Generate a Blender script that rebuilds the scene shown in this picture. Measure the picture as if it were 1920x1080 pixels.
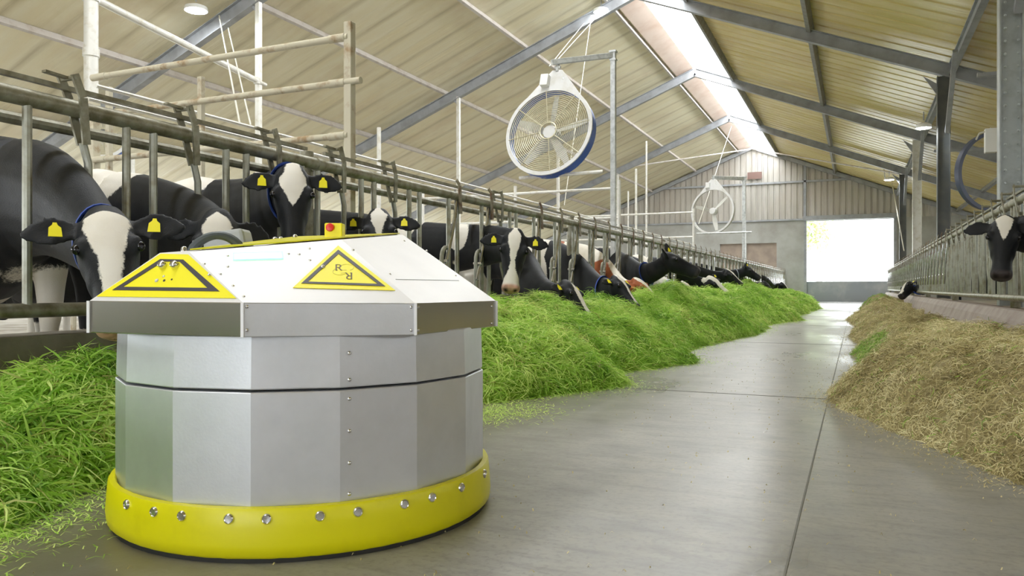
import bpy, math, random
import numpy as np
from math import sin, cos, pi, radians
from mathutils import Vector, Matrix, noise

for _o in list(bpy.data.objects):
    bpy.data.objects.remove(_o)
SC = bpy.context.scene
COL = SC.collection
R = random.Random(7)

# ------------------------------------------------------------------ camera, sky, lights, exposure
YAW = radians(24.1)
FPX = 1441.0
CAMZ = 0.75
cam_d = bpy.data.cameras.new('camera')
cam_d.lens = FPX / 1920 * 36
cam_d.sensor_width = 36
cam_d.clip_start = 0.05
cam_d.clip_end = 500
cam = bpy.data.objects.new('camera', cam_d)
COL.objects.link(cam)
cam.location = (0, 0, CAMZ)
cam.rotation_euler = (radians(90), 0, YAW)
SC.camera = cam
SC.view_settings.view_transform = 'Standard'
SC.view_settings.look = 'None'
SC.view_settings.exposure = 0.72
SC.view_settings.gamma = 1
SC.view_settings.use_curve_mapping = False
SC.cycles.use_denoising = True
SC.cycles.max_bounces = 8
SC.cycles.diffuse_bounces = 5
SC.cycles.glossy_bounces = 4
SC.cycles.sample_clamp_indirect = 8

world = bpy.data.worlds.new('overcast_sky')
SC.world = world
world.use_nodes = True
_b = world.node_tree.nodes['Background']
_b.inputs[0].default_value = (0.93, 0.97, 1.0, 1)
_b.inputs[1].default_value = 4.8

SKYLIGHT_E = 8.0
LAMP_E = 90.0

# ------------------------------------------------------------------ materials
def nt(m):
    m.use_nodes = True
    return m.node_tree.nodes, m.node_tree.links

def mix_rgb(N, L, fac, a, b, blend='MIX'):
    n = N.new('ShaderNodeMix'); n.data_type = 'RGBA'; n.blend_type = blend
    for i, v in ((0, fac), (6, a), (7, b)):
        if hasattr(v, 'links'):
            L.new(v, n.inputs[i])
        elif isinstance(v, tuple):
            n.inputs[i].default_value = (*v[:3], 1)
        else:
            n.inputs[i].default_value = v
    return n.outputs[2]

def ramp(N, L, src, stops):
    r = N.new('ShaderNodeValToRGB')
    e = r.color_ramp.elements
    while len(e) < len(stops):
        e.new(0.5)
    for k, (p, c) in enumerate(stops):
        e[k].position = p
        e[k].color = (*c, 1) if isinstance(c, tuple) else (c, c, c, 1)
    L.new(src, r.inputs[0])
    return r.outputs[0]

def coords(N, L, scale=(1, 1, 1), kind='Object', obj_rand=False):
    tc = N.new('ShaderNodeTexCoord')
    mp = N.new('ShaderNodeMapping')
    mp.inputs['Scale'].default_value = scale
    L.new(tc.outputs[kind], mp.inputs[0])
    if obj_rand:
        oi = N.new('ShaderNodeObjectInfo')
        ad = N.new('ShaderNodeVectorMath'); ad.operation = 'MULTIPLY_ADD'
        L.new(oi.outputs['Location'], ad.inputs[0]); ad.inputs[1].default_value = (1, 1, 1)
        L.new(mp.outputs[0], ad.inputs[2])
        return ad.outputs[0]
    return mp.outputs[0]

def noise_tex(N, L, vec, scale, detail=3, rough=0.5):
    n = N.new('ShaderNodeTexNoise')
    n.inputs['Scale'].default_value = scale
    n.inputs['Detail'].default_value = detail
    n.inputs['Roughness'].default_value = rough
    L.new(vec, n.inputs['Vector'])
    return n.outputs['Fac']

def simple(name, color, rough=0.5, metal=0.0, dirt=None, dirt_scale=6, dirt_lo=0.45, dirt_hi=0.7, bump=0.0,
           bump_scale=60, spec=0.5, stretch=(1, 1, 1), rvar=0.0):
    m = bpy.data.materials.new(name)
    N, L = nt(m)
    b = N['Principled BSDF']
    b.inputs['Base Color'].default_value = (*color, 1)
    b.inputs['Roughness'].default_value = rough
    b.inputs['Metallic'].default_value = metal
    b.inputs['Specular IOR Level'].default_value = spec
    v = coords(N, L, stretch, obj_rand=True)
    nz = noise_tex(N, L, v, dirt_scale, 4, 0.6)
    if dirt:
        f = ramp(N, L, nz, [(dirt_lo, 0.0), (dirt_hi, 1.0)])
        c = mix_rgb(N, L, f, color, dirt)
        L.new(c, b.inputs['Base Color'])
    if rvar:
        mr = N.new('ShaderNodeMapRange')
        mr.inputs['To Min'].default_value = rough - rvar
        mr.inputs['To Max'].default_value = rough + rvar
        L.new(nz, mr.inputs[0]); L.new(mr.outputs[0], b.inputs['Roughness'])
    if bump:
        n2 = noise_tex(N, L, v, bump_scale, 2)
        bp = N.new('ShaderNodeBump'); bp.inputs['Strength'].default_value = bump; bp.inputs['Distance'].default_value = 0.004
        L.new(n2, bp.inputs['Height']); L.new(bp.outputs[0], b.inputs['Normal'])
    return m

def emit(name, color, strength):
    m = bpy.data.materials.new(name)
    N, L = nt(m)
    b = N['Principled BSDF']
    b.inputs['Base Color'].default_value = (*color, 1)
    b.inputs['Emission Color'].default_value = (*color, 1)
    b.inputs['Emission Strength'].default_value = strength
    return m

M = {}
M['rail'] = simple('dirty_galvanised', (0.34, 0.33, 0.26), 0.42, 0.35, (0.17, 0.15, 0.09), 9, 0.42, 0.66, 0.25, 80)
M['bar'] = simple('worn_galvanised', (0.42, 0.43, 0.38), 0.38, 0.45, (0.25, 0.23, 0.16), 7, 0.45, 0.7, 0.15, 80)
M['bright_bar'] = simple('polished_bar', (0.62, 0.63, 0.66), 0.2, 0.9, (0.40, 0.40, 0.36), 10, 0.5, 0.75)
M['rust_plate'] = simple('weathered_lever', (0.30, 0.27, 0.20), 0.55, 0.3, (0.16, 0.09, 0.05), 12, 0.45, 0.6)
M['cream_pipe'] = simple('cream_dusty_pipe', (0.58, 0.54, 0.42), 0.5, 0.1, (0.36, 0.25, 0.14), 8, 0.52, 0.7)
M['white_pipe'] = simple('white_pipe', (0.80, 0.79, 0.75), 0.4, 0.1, (0.62, 0.58, 0.48), 8, 0.5, 0.75)
M['galv'] = simple('galvanised_steel', (0.66, 0.68, 0.69), 0.4, 0.35, (0.44, 0.46, 0.46), 12, 0.4, 0.7)
M['frame_steel'] = simple('frame_steel', (0.38, 0.395, 0.425), 0.5, 0.0, (0.27, 0.28, 0.29), 3, 0.4, 0.7)
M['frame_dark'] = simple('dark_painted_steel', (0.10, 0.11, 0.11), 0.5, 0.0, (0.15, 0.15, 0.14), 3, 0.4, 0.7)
M['purlin_white'] = simple('purlin_pale', (0.62, 0.58, 0.55), 0.5, 0.0, (0.45, 0.38, 0.33), 4, 0.5, 0.75)
M['purlin_pink'] = simple('ridge_timber', (0.66, 0.54, 0.47), 0.6, 0.0, (0.56, 0.41, 0.33), 1.2, 0.45, 0.75)
M['purlin_dark'] = simple('purlin_dark', (0.26, 0.26, 0.25), 0.5, 0.1, (0.18, 0.17, 0.14), 4, 0.4, 0.7)
M['column'] = simple('column_paint', (0.44, 0.48, 0.49), 0.4, 0.1, (0.34, 0.36, 0.36), 5, 0.45, 0.7, 0.3, 20)
M['steel_panel'] = simple('brushed_sheet', (0.72, 0.74, 0.79), 0.36, 0.75, (0.64, 0.66, 0.70), 5, 0.4, 0.7, 0.05, 120, rvar=0.06)
M['stainless'] = simple('stainless_band', (0.50, 0.50, 0.47), 0.2, 0.95, None, 5, rvar=0.05)
M['lid'] = simple('lid_pale_sheet', (0.78, 0.78, 0.80), 0.38, 0.1, (0.82, 0.82, 0.84), 3)
M['yellow'] = simple('yellow_bumper', (0.74, 0.70, 0.0), 0.38, 0.0, (0.66, 0.62, 0.0), 7, 0.5, 0.75, 0.05, 30)
M['yellow_sticker'] = simple('yellow_sticker', (0.95, 0.86, 0.0), 0.45)
M['black_ink'] = simple('sticker_ink', (0.045, 0.04, 0.05), 0.5)
M['logo_ink'] = simple('logo_ink', (0.14, 0.10, 0.01), 0.5)
M['logo_pale'] = simple('logo_pale', (0.80, 0.70, 0.10), 0.5)
M['red'] = simple('red_button', (0.75, 0.03, 0.02), 0.35)
M['bolt'] = simple('bolt_chrome', (0.75, 0.75, 0.76), 0.18, 1.0)
M['dark_plastic'] = simple('dark_plastic', (0.06, 0.075, 0.085), 0.45)
M['grey_plastic'] = simple('grey_plastic', (0.36, 0.38, 0.39), 0.45)
M['white_plastic'] = simple('white_plastic', (0.80, 0.80, 0.78), 0.4)
M['rubber'] = simple('black_rubber', (0.02, 0.02, 0.02), 0.7)
M['led_green'] = emit('led_green', (0.62, 1.0, 0.74), 2.6)
M['led_edge'] = emit('led_edge', (0.22, 1.0, 0.42), 1.3)
M['lamp_glow'] = emit('lamp_glow', (0.93, 0.97, 1.0), LAMP_E)
M['skylight'] = emit('skylight_sheet', (0.95, 0.98, 1.0), SKYLIGHT_E)
M['fan_white'] = simple('fan_white', (0.72, 0.72, 0.72), 0.35, 0.0, (0.58, 0.56, 0.50), 5, 0.5, 0.8)
M['fan_blue'] = simple('fan_blue', (0.05, 0.13, 0.50), 0.4, 0.0, (0.25, 0.30, 0.42), 9, 0.6, 0.7)
M['fan_wire'] = simple('fan_wire', (0.62, 0.58, 0.42), 0.4, 0.3)
M['fan_dark'] = simple('fan_dark_ring', (0.06, 0.075, 0.13), 0.4)
M['blade'] = simple('fan_blade', (0.66, 0.66, 0.62), 0.4)
M['tag_yellow'] = simple('tag_yellow', (0.85, 0.76, 0.02), 0.45)
M['collar_blue'] = simple('collar_blue', (0.04, 0.09, 0.40), 0.5)
M['collar_pale'] = simple('collar_pale', (0.45, 0.50, 0.62), 0.5)
M['eye'] = simple('eye_dark', (0.006, 0.006, 0.01), 0.08)
M['wire'] = simple('pale_wire', (0.66, 0.64, 0.55), 0.5)
M['window_board'] = simple('window_board', (0.42, 0.34, 0.28), 0.6, 0, (0.32, 0.26, 0.22), 2, 0.4, 0.7)
M['door_panel'] = simple('door_panel_grey', (0.33, 0.36, 0.40), 0.5, 0.1, (0.45, 0.47, 0.49), 0.8, 0.45, 0.6)
M['foliage'] = simple('foliage', (0.55, 0.68, 0.30), 0.6, 0, (0.65, 0.75, 0.40), 3)
M['bark'] = simple('bark', (0.60, 0.60, 0.52), 0.8, 0, (0.2, 0.16, 0.12), 6)
M['ground'] = simple('yard_paving', (0.6, 0.6, 0.57), 0.8)
M['sign'] = simple('small_sign', (0.20, 0.12, 0.10), 0.6)

def mat_floor():
    m = bpy.data.materials.new('feed_alley_concrete')
    N, L = nt(m); b = N['Principled BSDF']
    v = coords(N, L)
    vs = coords(N, L, (1.0, 0.35, 1))
    n1 = noise_tex(N, L, vs, 0.7, 5, 0.6)
    n2 = noise_tex(N, L, v, 3.5, 6, 0.65)
    n3 = noise_tex(N, L, v, 45, 3, 0.6)
    n4 = noise_tex(N, L, coords(N, L, (1.2, 4.5, 1)), 3.0, 6, 0.7)
    c = ramp(N, L, n1, [(0.3, (0.18, 0.178, 0.16)), (0.5, (0.27, 0.27, 0.255)), (0.7, (0.38, 0.375, 0.36))])
    c = mix_rgb(N, L, ramp(N, L, n2, [(0.40, 0.0), (0.62, 0.75)]), c, (0.33, 0.32, 0.28))
    c = mix_rgb(N, L, ramp(N, L, n3, [(0.35, 0.35), (0.5, 0.0)]), c, (0.15, 0.15, 0.14))
    c = mix_rgb(N, L, ramp(N, L, n4, [(0.32, 0.55), (0.52, 0.0)]), c, (0.15, 0.15, 0.14))
    # damp brownish stain beside the kerb
    sx = N.new('ShaderNodeSeparateXYZ'); L.new(v, sx.inputs[0])
    mr = N.new('ShaderNodeMapRange'); mr.inputs['From Min'].default_value = -0.9; mr.inputs['From Max'].default_value = -2.0
    ad = N.new('ShaderNodeMath'); ad.operation = 'MULTIPLY_ADD'; ad.inputs[1].default_value = 1.2
    L.new(n2, ad.inputs[0]); L.new(sx.outputs[0], ad.inputs[2])
    sb = N.new('ShaderNodeMath'); sb.operation = 'SUBTRACT'; sb.inputs[1].default_value = 0.6
    L.new(ad.outputs[0], sb.inputs[0]); L.new(sb.outputs[0], mr.inputs[0])
    c = mix_rgb(N, L, mr.outputs[0], c, (0.15, 0.135, 0.095))
    L.new(c, b.inputs['Base Color'])
    rr = ramp(N, L, n1, [(0.35, 0.24), (0.65, 0.46)])
    L.new(rr, b.inputs['Roughness'])
    bp = N.new('ShaderNodeBump'); bp.inputs['Strength'].default_value = 0.25; bp.inputs['Distance'].default_value = 0.01
    L.new(n2, bp.inputs['Height']); L.new(bp.outputs[0], b.inputs['Normal'])
    return m
M['floor'] = mat_floor()
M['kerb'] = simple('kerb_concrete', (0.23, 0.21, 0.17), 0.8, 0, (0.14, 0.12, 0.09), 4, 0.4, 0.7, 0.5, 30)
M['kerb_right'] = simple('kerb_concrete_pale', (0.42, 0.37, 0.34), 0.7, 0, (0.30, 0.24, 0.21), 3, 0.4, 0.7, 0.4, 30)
M['stand'] = simple('cow_stand_concrete', (0.44, 0.41, 0.35), 0.8, 0, (0.2, 0.17, 0.12), 2, 0.4, 0.7)
M['joint'] = simple('joint_filler', (0.19, 0.19, 0.175), 0.9)

def mat_roof(name, base, stain, stain2, period, gloss):
    m = bpy.data.materials.new(name)
    N, L = nt(m); b = N['Principled BSDF']
    tc = N.new('ShaderNodeTexCoord')
    sx = N.new('ShaderNodeSeparateXYZ'); L.new(tc.outputs['Object'], sx.inputs[0])
    v1 = coords(N, L, (0.35, 2.6, 1)); v2 = coords(N, L, (1, 1, 1)); v3 = coords(N, L, (0.9, 9.0, 1))
    n1 = noise_tex(N, L, v1, 1.0, 5, 0.6); n2 = noise_tex(N, L, v2, 0.55, 4, 0.6); n3 = noise_tex(N, L, v3, 1.0, 5, 0.65)
    # distance to nearest rib joint
    ad = N.new('ShaderNodeMath'); ad.operation = 'MULTIPLY_ADD'; ad.inputs[1].default_value = 0.10
    L.new(n3, ad.inputs[0]); L.new(sx.outputs[1], ad.inputs[2])
    pp = N.new('ShaderNodeMath'); pp.operation = 'PINGPONG'; pp.inputs[1].default_value = period / 2
    L.new(ad.outputs[0], pp.inputs[0])
    line = N.new('ShaderNodeMapRange'); line.inputs['From Min'].default_value = 0.0; line.inputs['From Max'].default_value = period * 0.13
    line.inputs['To Min'].default_value = 1; line.inputs['To Max'].default_value = 0
    L.new(pp.outputs[0], line.inputs[0])
    lf = N.new('ShaderNodeMath'); lf.operation = 'MULTIPLY'
    L.new(line.outputs[0], lf.inputs[0]); L.new(ramp(N, L, n3, [(0.3, 0.25), (0.6, 1.0)]), lf.inputs[1])
    c = mix_rgb(N, L, ramp(N, L, n1, [(0.35, 0.0), (0.7, 0.8)]), base, stain)
    c = mix_rgb(N, L, ramp(N, L, n2, [(0.5, 0.0), (0.75, 0.6)]), c, stain2)
    c = mix_rgb(N, L, lf.outputs[0], c, tuple(x * 0.72 for x in stain))
    L.new(c, b.inputs['Base Color'])
    b.inputs['Roughness'].default_value = gloss
    bp = N.new('ShaderNodeBump'); bp.inputs['Strength'].default_value = 0.5; bp.inputs['Distance'].default_value = 0.03
    L.new(n3, bp.inputs['Height']); L.new(bp.outputs[0], b.inputs['Normal'])
    return m
M['roof_left'] = mat_roof('roof_panel_left', (0.84, 0.80, 0.62), (0.78, 0.70, 0.47), (0.62, 0.49, 0.33), 1.05, 0.5)
M['roof_right'] = mat_roof('roof_panel_right', (0.84, 0.71, 0.37), (0.62, 0.48, 0.13), (0.62, 0.44, 0.24), 0.52, 0.27)

def mat_gable():
    m = bpy.data.materials.new('corrugated_sheet_wall')
    N, L = nt(m); b = N['Principled BSDF']
    v = coords(N, L, (2.2, 1, 0.25)); v2 = coords(N, L)
    n1 = noise_tex(N, L, v, 1.4, 5, 0.65); n2 = noise_tex(N, L, v2, 0.4, 3)
    c = ramp(N, L, n1, [(0.3, (0.36, 0.34, 0.30)), (0.55, (0.50, 0.48, 0.44)), (0.75, (0.60, 0.58, 0.55))])
    c = mix_rgb(N, L, ramp(N, L, n2, [(0.45, 0.0), (0.7, 0.6)]), c, (0.43, 0.37, 0.31))
    L.new(c, b.inputs['Base Color']); b.inputs['Roughness'].default_value = 0.5; b.inputs['Metallic'].default_value = 0.2
    return m
M['gable'] = mat_gable()
M['concrete_wall'] = simple('gable_concrete', (0.44, 0.45, 0.43), 0.8, 0, (0.34, 0.33, 0.30), 1.1, 0.4, 0.7, 0.2, 20)

def mat_blades(name, dark, mid, light, rough=0.5, trans=0.25):
    m = bpy.data.materials.new(name)
    N, L = nt(m); b = N['Principled BSDF']
    at = N.new('ShaderNodeAttribute'); at.attribute_name = 'tone'
    c = ramp(N, L, at.outputs['Fac'], [(0.0, dark), (0.5, mid), (1.0, light)])
    at2 = N.new('ShaderNodeAttribute'); at2.attribute_name = 'other'
    at3 = N.new('ShaderNodeAttribute'); at3.attribute_name = 'tint'
    c = mix_rgb(N, L, at2.outputs['Fac'], c, at3.outputs['Color'])
    L.new(c, b.inputs['Base Color']); b.inputs['Roughness'].default_value = rough
    b.inputs['Specular IOR Level'].default_value = 0.3
    if trans:
        tr = N.new('ShaderNodeBsdfTranslucent'); L.new(c, tr.inputs[0])
        ms = N.new('ShaderNodeMixShader'); ms.inputs[0].default_value = trans
        L.new(b.outputs[0], ms.inputs[1]); L.new(tr.outputs[0], ms.inputs[2])
        L.new(ms.outputs[0], N['Material Output'].inputs[0])
    return m
M['grass'] = mat_blades('cut_grass', (0.10, 0.26, 0.02), (0.42, 0.70, 0.09), (0.84, 0.96, 0.34), 0.5, 0.40)
M['hay'] = mat_blades('dry_fodder', (0.16, 0.12, 0.045), (0.56, 0.48, 0.23), (0.84, 0.78, 0.48), 0.65, 0.1)

def mat_cow(name, dark, hidden=(0.78, 0.75, 0.69)):
    m = bpy.data.materials.new(name)
    N, L = nt(m); b = N['Principled BSDF']
    w = N.new('ShaderNodeAttribute'); w.attribute_name = 'white_patch'
    z = N.new('ShaderNodeAttribute'); z.attribute_name = 'muzzle'
    v = coords(N, L); n1 = noise_tex(N, L, v, 55, 4, 0.7); n2 = noise_tex(N, L, v, 5, 3)
    ad = N.new('ShaderNodeMath'); ad.operation = 'MULTIPLY_ADD'; ad.inputs[1].default_value = 0.03
    L.new(n1, ad.inputs[0]); L.new(w.outputs['Fac'], ad.inputs[2])
    mr = N.new('ShaderNodeMapRange'); mr.inputs['From Min'].default_value = 0.012; mr.inputs['From Max'].default_value = 0.02
    L.new(ad.outputs[0], mr.inputs[0])
    wh = mix_rgb(N, L, ramp(N, L, n2, [(0.4, 0.0), (0.75, 0.5)]), hidden, (0.62, 0.56, 0.44))
    dk = mix_rgb(N, L, ramp(N, L, n2, [(0.4, 0.0), (0.7, 1.0)]), dark, tuple(min(1, x * 1.7 + 0.004) for x in dark))
    c = mix_rgb(N, L, mr.outputs[0], dk, wh)
    pk = N.new('ShaderNodeAttribute'); pk.attribute_name = 'skin'
    c = mix_rgb(N, L, z.outputs['Fac'], c, pk.outputs['Color'])
    L.new(c, b.inputs['Base Color'])
    b.inputs['Roughness'].default_value = 0.52
    b.inputs['Sheen Weight'].default_value = 0.05
    b.inputs['Specular IOR Level'].default_value = 0.22
    b.inputs['Sheen Roughness'].default_value = 0.4
    b.inputs['Sheen Tint'].default_value = (0.75, 0.8, 0.9, 1)
    vs = coords(N, L, (1, 1, 1)); n3 = noise_tex(N, L, vs, 160, 2)
    bp = N.new('ShaderNodeBump'); bp.inputs['Strength'].default_value = 0.35; bp.inputs['Distance'].default_value = 0.004
    L.new(n3, bp.inputs['Height']); L.new(bp.outputs[0], b.inputs['Normal'])
    return m
M['cow_black'] = mat_cow('holstein_black', (0.010, 0.011, 0.013))
M['cow_brown'] = mat_cow('holstein_red', (0.30, 0.09, 0.035), (0.85, 0.80, 0.70))

# ------------------------------------------------------------------ mesh helpers
class MB:
    def __init__(self):
        self.v = []; self.f = []
    def add(self, vs, fs):
        o = len(self.v)
        self.v += [tuple(p) for p in vs]
        self.f += [tuple(i + o for i in f) for f in fs]
        return self
    def box(self, c, s, rot=None, taper=1.0):
        hx, hy, hz = s[0] / 2, s[1] / 2, s[2] / 2
        vs = []
        for z, k in ((-hz, 1), (hz, taper)):
            for x, y in ((-hx, -hy), (hx, -hy), (hx, hy), (-hx, hy)):
                p = Vector((x * k, y * k, z))
                if rot is not None:
                    p = rot @ p
                vs.append(p + Vector(c))
        return self.add(vs, [(0, 3, 2, 1), (4, 5, 6, 7), (0, 1, 5, 4), (1, 2, 6, 5), (2, 3, 7, 6), (3, 0, 4, 7)])
    def bar(self, a, b, w, h, up=(0, 0, 1)):
        a, b = Vector(a), Vector(b); d = (b - a).normalized()
        u = Vector(up); s = d.cross(u)
        if s.length < 1e-4:
            s = d.cross(Vector((0, 1, 0)))
        s.normalize(); u = s.cross(d)
        vs = []
        for p in (a, b):
            for x, y in ((-1, -1), (1, -1), (1, 1), (-1, 1)):
                vs.append(p + s * (x * w / 2) + u * (y * h / 2))
        return self.add(vs, [(0, 1, 2, 3), (7, 6, 5, 4), (0, 4, 5, 1), (1, 5, 6, 2), (2, 6, 7, 3), (3, 7, 4, 0)])
    def tube(self, path, r, n=10, caps=True, closed=False, sx=1.0):
        P = [Vector(p) for p in path]; m = len(P)
        rr = r if isinstance(r, (list, tuple)) else [r] * m
        prev = None; vs = []
        for i in range(m):
            if closed:
                d = (P[(i + 1) % m] - P[i - 1]).normalized()
            else:
                d = (P[min(i + 1, m - 1)] - P[max(i - 1, 0)]).normalized()
            if prev is None:
                a = Vector((0, 0, 1)) if abs(d.z) < 0.9 else Vector((1, 0, 0))
                u = (a - d * a.dot(d)).normalized()
            else:
                u = (prev - d * prev.dot(d)).normalized()
            prev = u; w = d.cross(u)
            for k in range(n):
                a = 2 * pi * k / n
                vs.append(P[i] + u * (cos(a) * rr[i] * sx) + w * (sin(a) * rr[i]))
        fs = []
        for i in range(m if closed else m - 1):
            j = (i + 1) % m
            for k in range(n):
                l = (k + 1) % n
                fs.append((i * n + k, i * n + l, j * n + l, j * n + k))
        if caps and not closed:
            fs.append(tuple(range(n - 1, -1, -1))); fs.append(tuple((m - 1) * n + k for k in range(n)))
        return self.add(vs, fs)
    def lathe(self, prof, n=32, c=(0, 0, 0), axis=None, closed=False):
        # prof: (radius, height) ; axis: rotation matrix
        vs = []; m = len(prof)
        for rad, h in prof:
            for k in range(n):
                a = 2 * pi * k / n
                p = Vector((cos(a) * rad, sin(a) * rad, h))
                if axis is not None:
                    p = axis @ p
                vs.append(p + Vector(c))
        fs = []
        for i in range(m if closed else m - 1):
            j = (i + 1) % m
            for k in range(n):
                l = (k + 1) % n
                fs.append((i * n + k, i * n + l, j * n + l, j * n + k))
        if not closed:
            fs.append(tuple(range(n - 1, -1, -1))); fs.append(tuple((m - 1) * n + k for k in range(n)))
        return self.add(vs, fs)
    def prism(self, poly, off):
        n = len(poly); off = Vector(off)
        vs = [Vector(p) for p in poly] + [Vector(p) + off for p in poly]
        fs = [tuple(range(n - 1, -1, -1)), tuple(range(n, 2 * n))]
        for k in range(n):
            l = (k + 1) % n
            fs.append((k, l, n + l, n + k))
        return self.add(vs, fs)
    def frame_prism(self, outer, inner, off):
        n = len(outer); off = Vector(off)
        vs = [Vector(p) for p in outer] + [Vector(p) for p in inner]
        vs += [p + off for p in vs]
        fs = []
        for k in range(n):
            l = (k + 1) % n
            fs += [(k, n + k, n + l, l), (2 * n + k, 2 * n + l, 3 * n + l, 3 * n + k),
                   (k, l, 2 * n + l, 2 * n + k), (n + k, 3 * n + k, 3 * n + l, n + l)]
        return self.add(vs, fs)
    def build(self, name, mat, parent=None, smooth=35, bevel=0):
        me = bpy.data.meshes.new(name)
        me.from_pydata(self.v, [], self.f)
        me.materials.append(M[mat] if isinstance(mat, str) else mat)
        import bmesh
        bm = bmesh.new(); bm.from_mesh(me); bmesh.ops.recalc_face_normals(bm, faces=bm.faces); bm.to_mesh(me); bm.free()
        if smooth:
            me.shade_smooth(); me.set_sharp_from_angle(angle=radians(smooth))
        me.update()
        o = bpy.data.objects.new(name, me); COL.objects.link(o)
        if parent is not None:
            o.parent = parent
        if bevel:
            md = o.modifiers.new('bevel', 'BEVEL'); md.width = bevel; md.segments = 2; md.limit_method = 'ANGLE'
        return o

def empty(name, loc, rz=0.0):
    o = bpy.data.objects.new(name, None); o.empty_display_size = 0.1
    o.location = loc; o.rotation_euler = (0, 0, rz); COL.objects.link(o)
    return o

def tag(o, label=None, cat=None, group=None, kind=None):
    if label: o['label'] = label
    if cat: o['category'] = cat
    if group: o['group'] = group
    if kind: o['kind'] = kind
    return o

def structure(mb, name, mat, smooth=0, label=None):
    o = mb.build(name, mat, None, smooth)
    o['kind'] = 'structure'
    if label: o['label'] = label
    return o

CH = {}
def reindex():
    CH.clear()
    for o in COL.objects:
        if o.parent: CH.setdefault(o.parent.name, []).append(o)
def copy_tree(o, parent=None):
    c = o.copy(); COL.objects.link(c)
    if parent is not None:
        c.parent = parent
    for ch in CH.get(o.name, []):
        copy_tree(ch, c)
    return c

def W(px, py, t):
    """the place that lies t metres deep along the view through a point of the photograph"""
    u, v = (px - 960) / FPX, (540 - py) / FPX
    return Vector((t * (-sin(YAW) + u * cos(YAW)), t * (cos(YAW) + u * sin(YAW)), CAMZ + v * t))

# ------------------------------------------------------------------ the barn shell
RX = -5.17          # ridge
Y0, Y1 = -14.0, 44.0
XL, XR = -19.0, 8.7
FXL, FXR = -3.5, 1.5   # the two feed fences
def roofz(x): return 8.62 - 0.40 * abs(x - RX)

structure(MB().box((-0.95, (Y0 + 46) / 2, -0.1), (5.6, 46 - Y0, 0.2)), 'floor', 'floor')
structure(MB().box(((XL - 3.72) / 2, 15, 0.0), (-3.72 - XL, Y1 - Y0, 0.3)), 'floor', 'stand')
structure(MB().box(((XR + 1.74) / 2, 15, 0.0), (XR - 1.74, Y1 - Y0, 0.3)), 'floor', 'stand')
structure(MB().box((0, 20, -0.25), (260, 260, 0.1)), 'floor', 'ground')
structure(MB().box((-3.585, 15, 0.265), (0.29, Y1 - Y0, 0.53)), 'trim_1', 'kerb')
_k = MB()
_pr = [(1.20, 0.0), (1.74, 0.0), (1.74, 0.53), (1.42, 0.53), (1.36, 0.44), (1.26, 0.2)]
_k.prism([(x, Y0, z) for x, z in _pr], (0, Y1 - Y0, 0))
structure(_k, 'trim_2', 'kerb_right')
# expansion joints in the alley floor
structure(MB().box((-0.17, 15, 0.0012), (0.006, Y1 - Y0, 0.002)), 'trim_3', 'joint')
_k = MB()
for y in (0.3, 5.6, 11.0, 16.4, 21.8, 27.2, 32.6, 38.0):
    _k.box((-1.0, y, 0.0014), (4.6, 0.007, 0.002))
structure(_k, 'trim_4', 'joint')

def slab(x0, x1, y0, y1, th=0.06):
    a, b = roofz(x0), roofz(x1)
    return MB().add([(x0, y0, a), (x1, y0, b), (x1, y1, b), (x0, y1, a), (x0, y0, a + th), (x1, y0, b + th), (x1, y1, b + th), (x0, y1, a + th)],
                    [(0, 1, 2, 3), (7, 6, 5, 4), (0, 4, 5, 1), (1, 5, 6, 2), (2, 6, 7, 3), (3, 7, 4, 0)])
def ribbed(x0, x1, period, depth, th=0.05):
    """roof sheets with shallow ribs that run down the slope"""
    mb = MB(); ys = []
    y = Y0
    while y < Y1 + 0.3:
        ys += [(y, 0), (y + period * 0.78, 0), (y + period * 0.84, depth), (y + period * 0.94, depth)]
        y += period
    vs = []; a, b = roofz(x0), roofz(x1)
    for y, d in ys:
        vs += [(x0, y, a + d), (x1, y, b + d), (x1, y, b + th + d), (x0, y, a + th + d)]
    fs = []
    for i in range(len(ys) - 1):
        o = i * 4
        fs += [(o, o + 1, o + 5, o + 4), (o + 2, o + 3, o + 7, o + 6), (o + 3, o, o + 4, o + 7), (o + 1, o + 2, o + 6, o + 5)]
    return mb.add(vs, fs)
structure(ribbed(XL - 0.4, RX, 1.05, 0.012), 'ceiling', 'roof_left')
structure(ribbed(-3.88, XR + 0.4, 0.52, 0.022), 'ceiling', 'roof_right')
structure(slab(RX, -3.88, Y0, Y1), 'window_1', 'skylight')

# far gable: ribbed sheet above, concrete below, with a door hole
DX0, DX1, DZ = -2.43, 1.81, 4.32
_g = MB(); x = XL
P_ = 0.30
pts = []
while x < XR:
    pts += [(x, 0), (x + 0.20, 0), (x + 0.225, 0.045), (x + 0.275, 0.045)]
    x += P_
vs = []
for px_, d in pts:
    for z in (4.37, roofz(px_) + 0.02):
        vs.append((px_, Y1 - 0.02 - (0.045 - d), z))
_g.add(vs, [(2 * i, 2 * i + 2, 2 * i + 3, 2 * i + 1) for i in range(len(pts) - 1)])
_g.prism([(XL, Y1 + 0.05, 2.9), (XR, Y1 + 0.05, 2.9), (XR, Y1 + 0.05, roofz(XR)), (RX, Y1 + 0.05, roofz(RX)), (XL, Y1 + 0.05, roofz(XL))][0:0] or
         [(XL, Y1 + 0.05, 4.37), (XR, Y1 + 0.05, 4.37), (RX, Y1 + 0.05, 8.62)], (0, 0.03, 0))
structure(_g, 'wall_back', 'gable')

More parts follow.
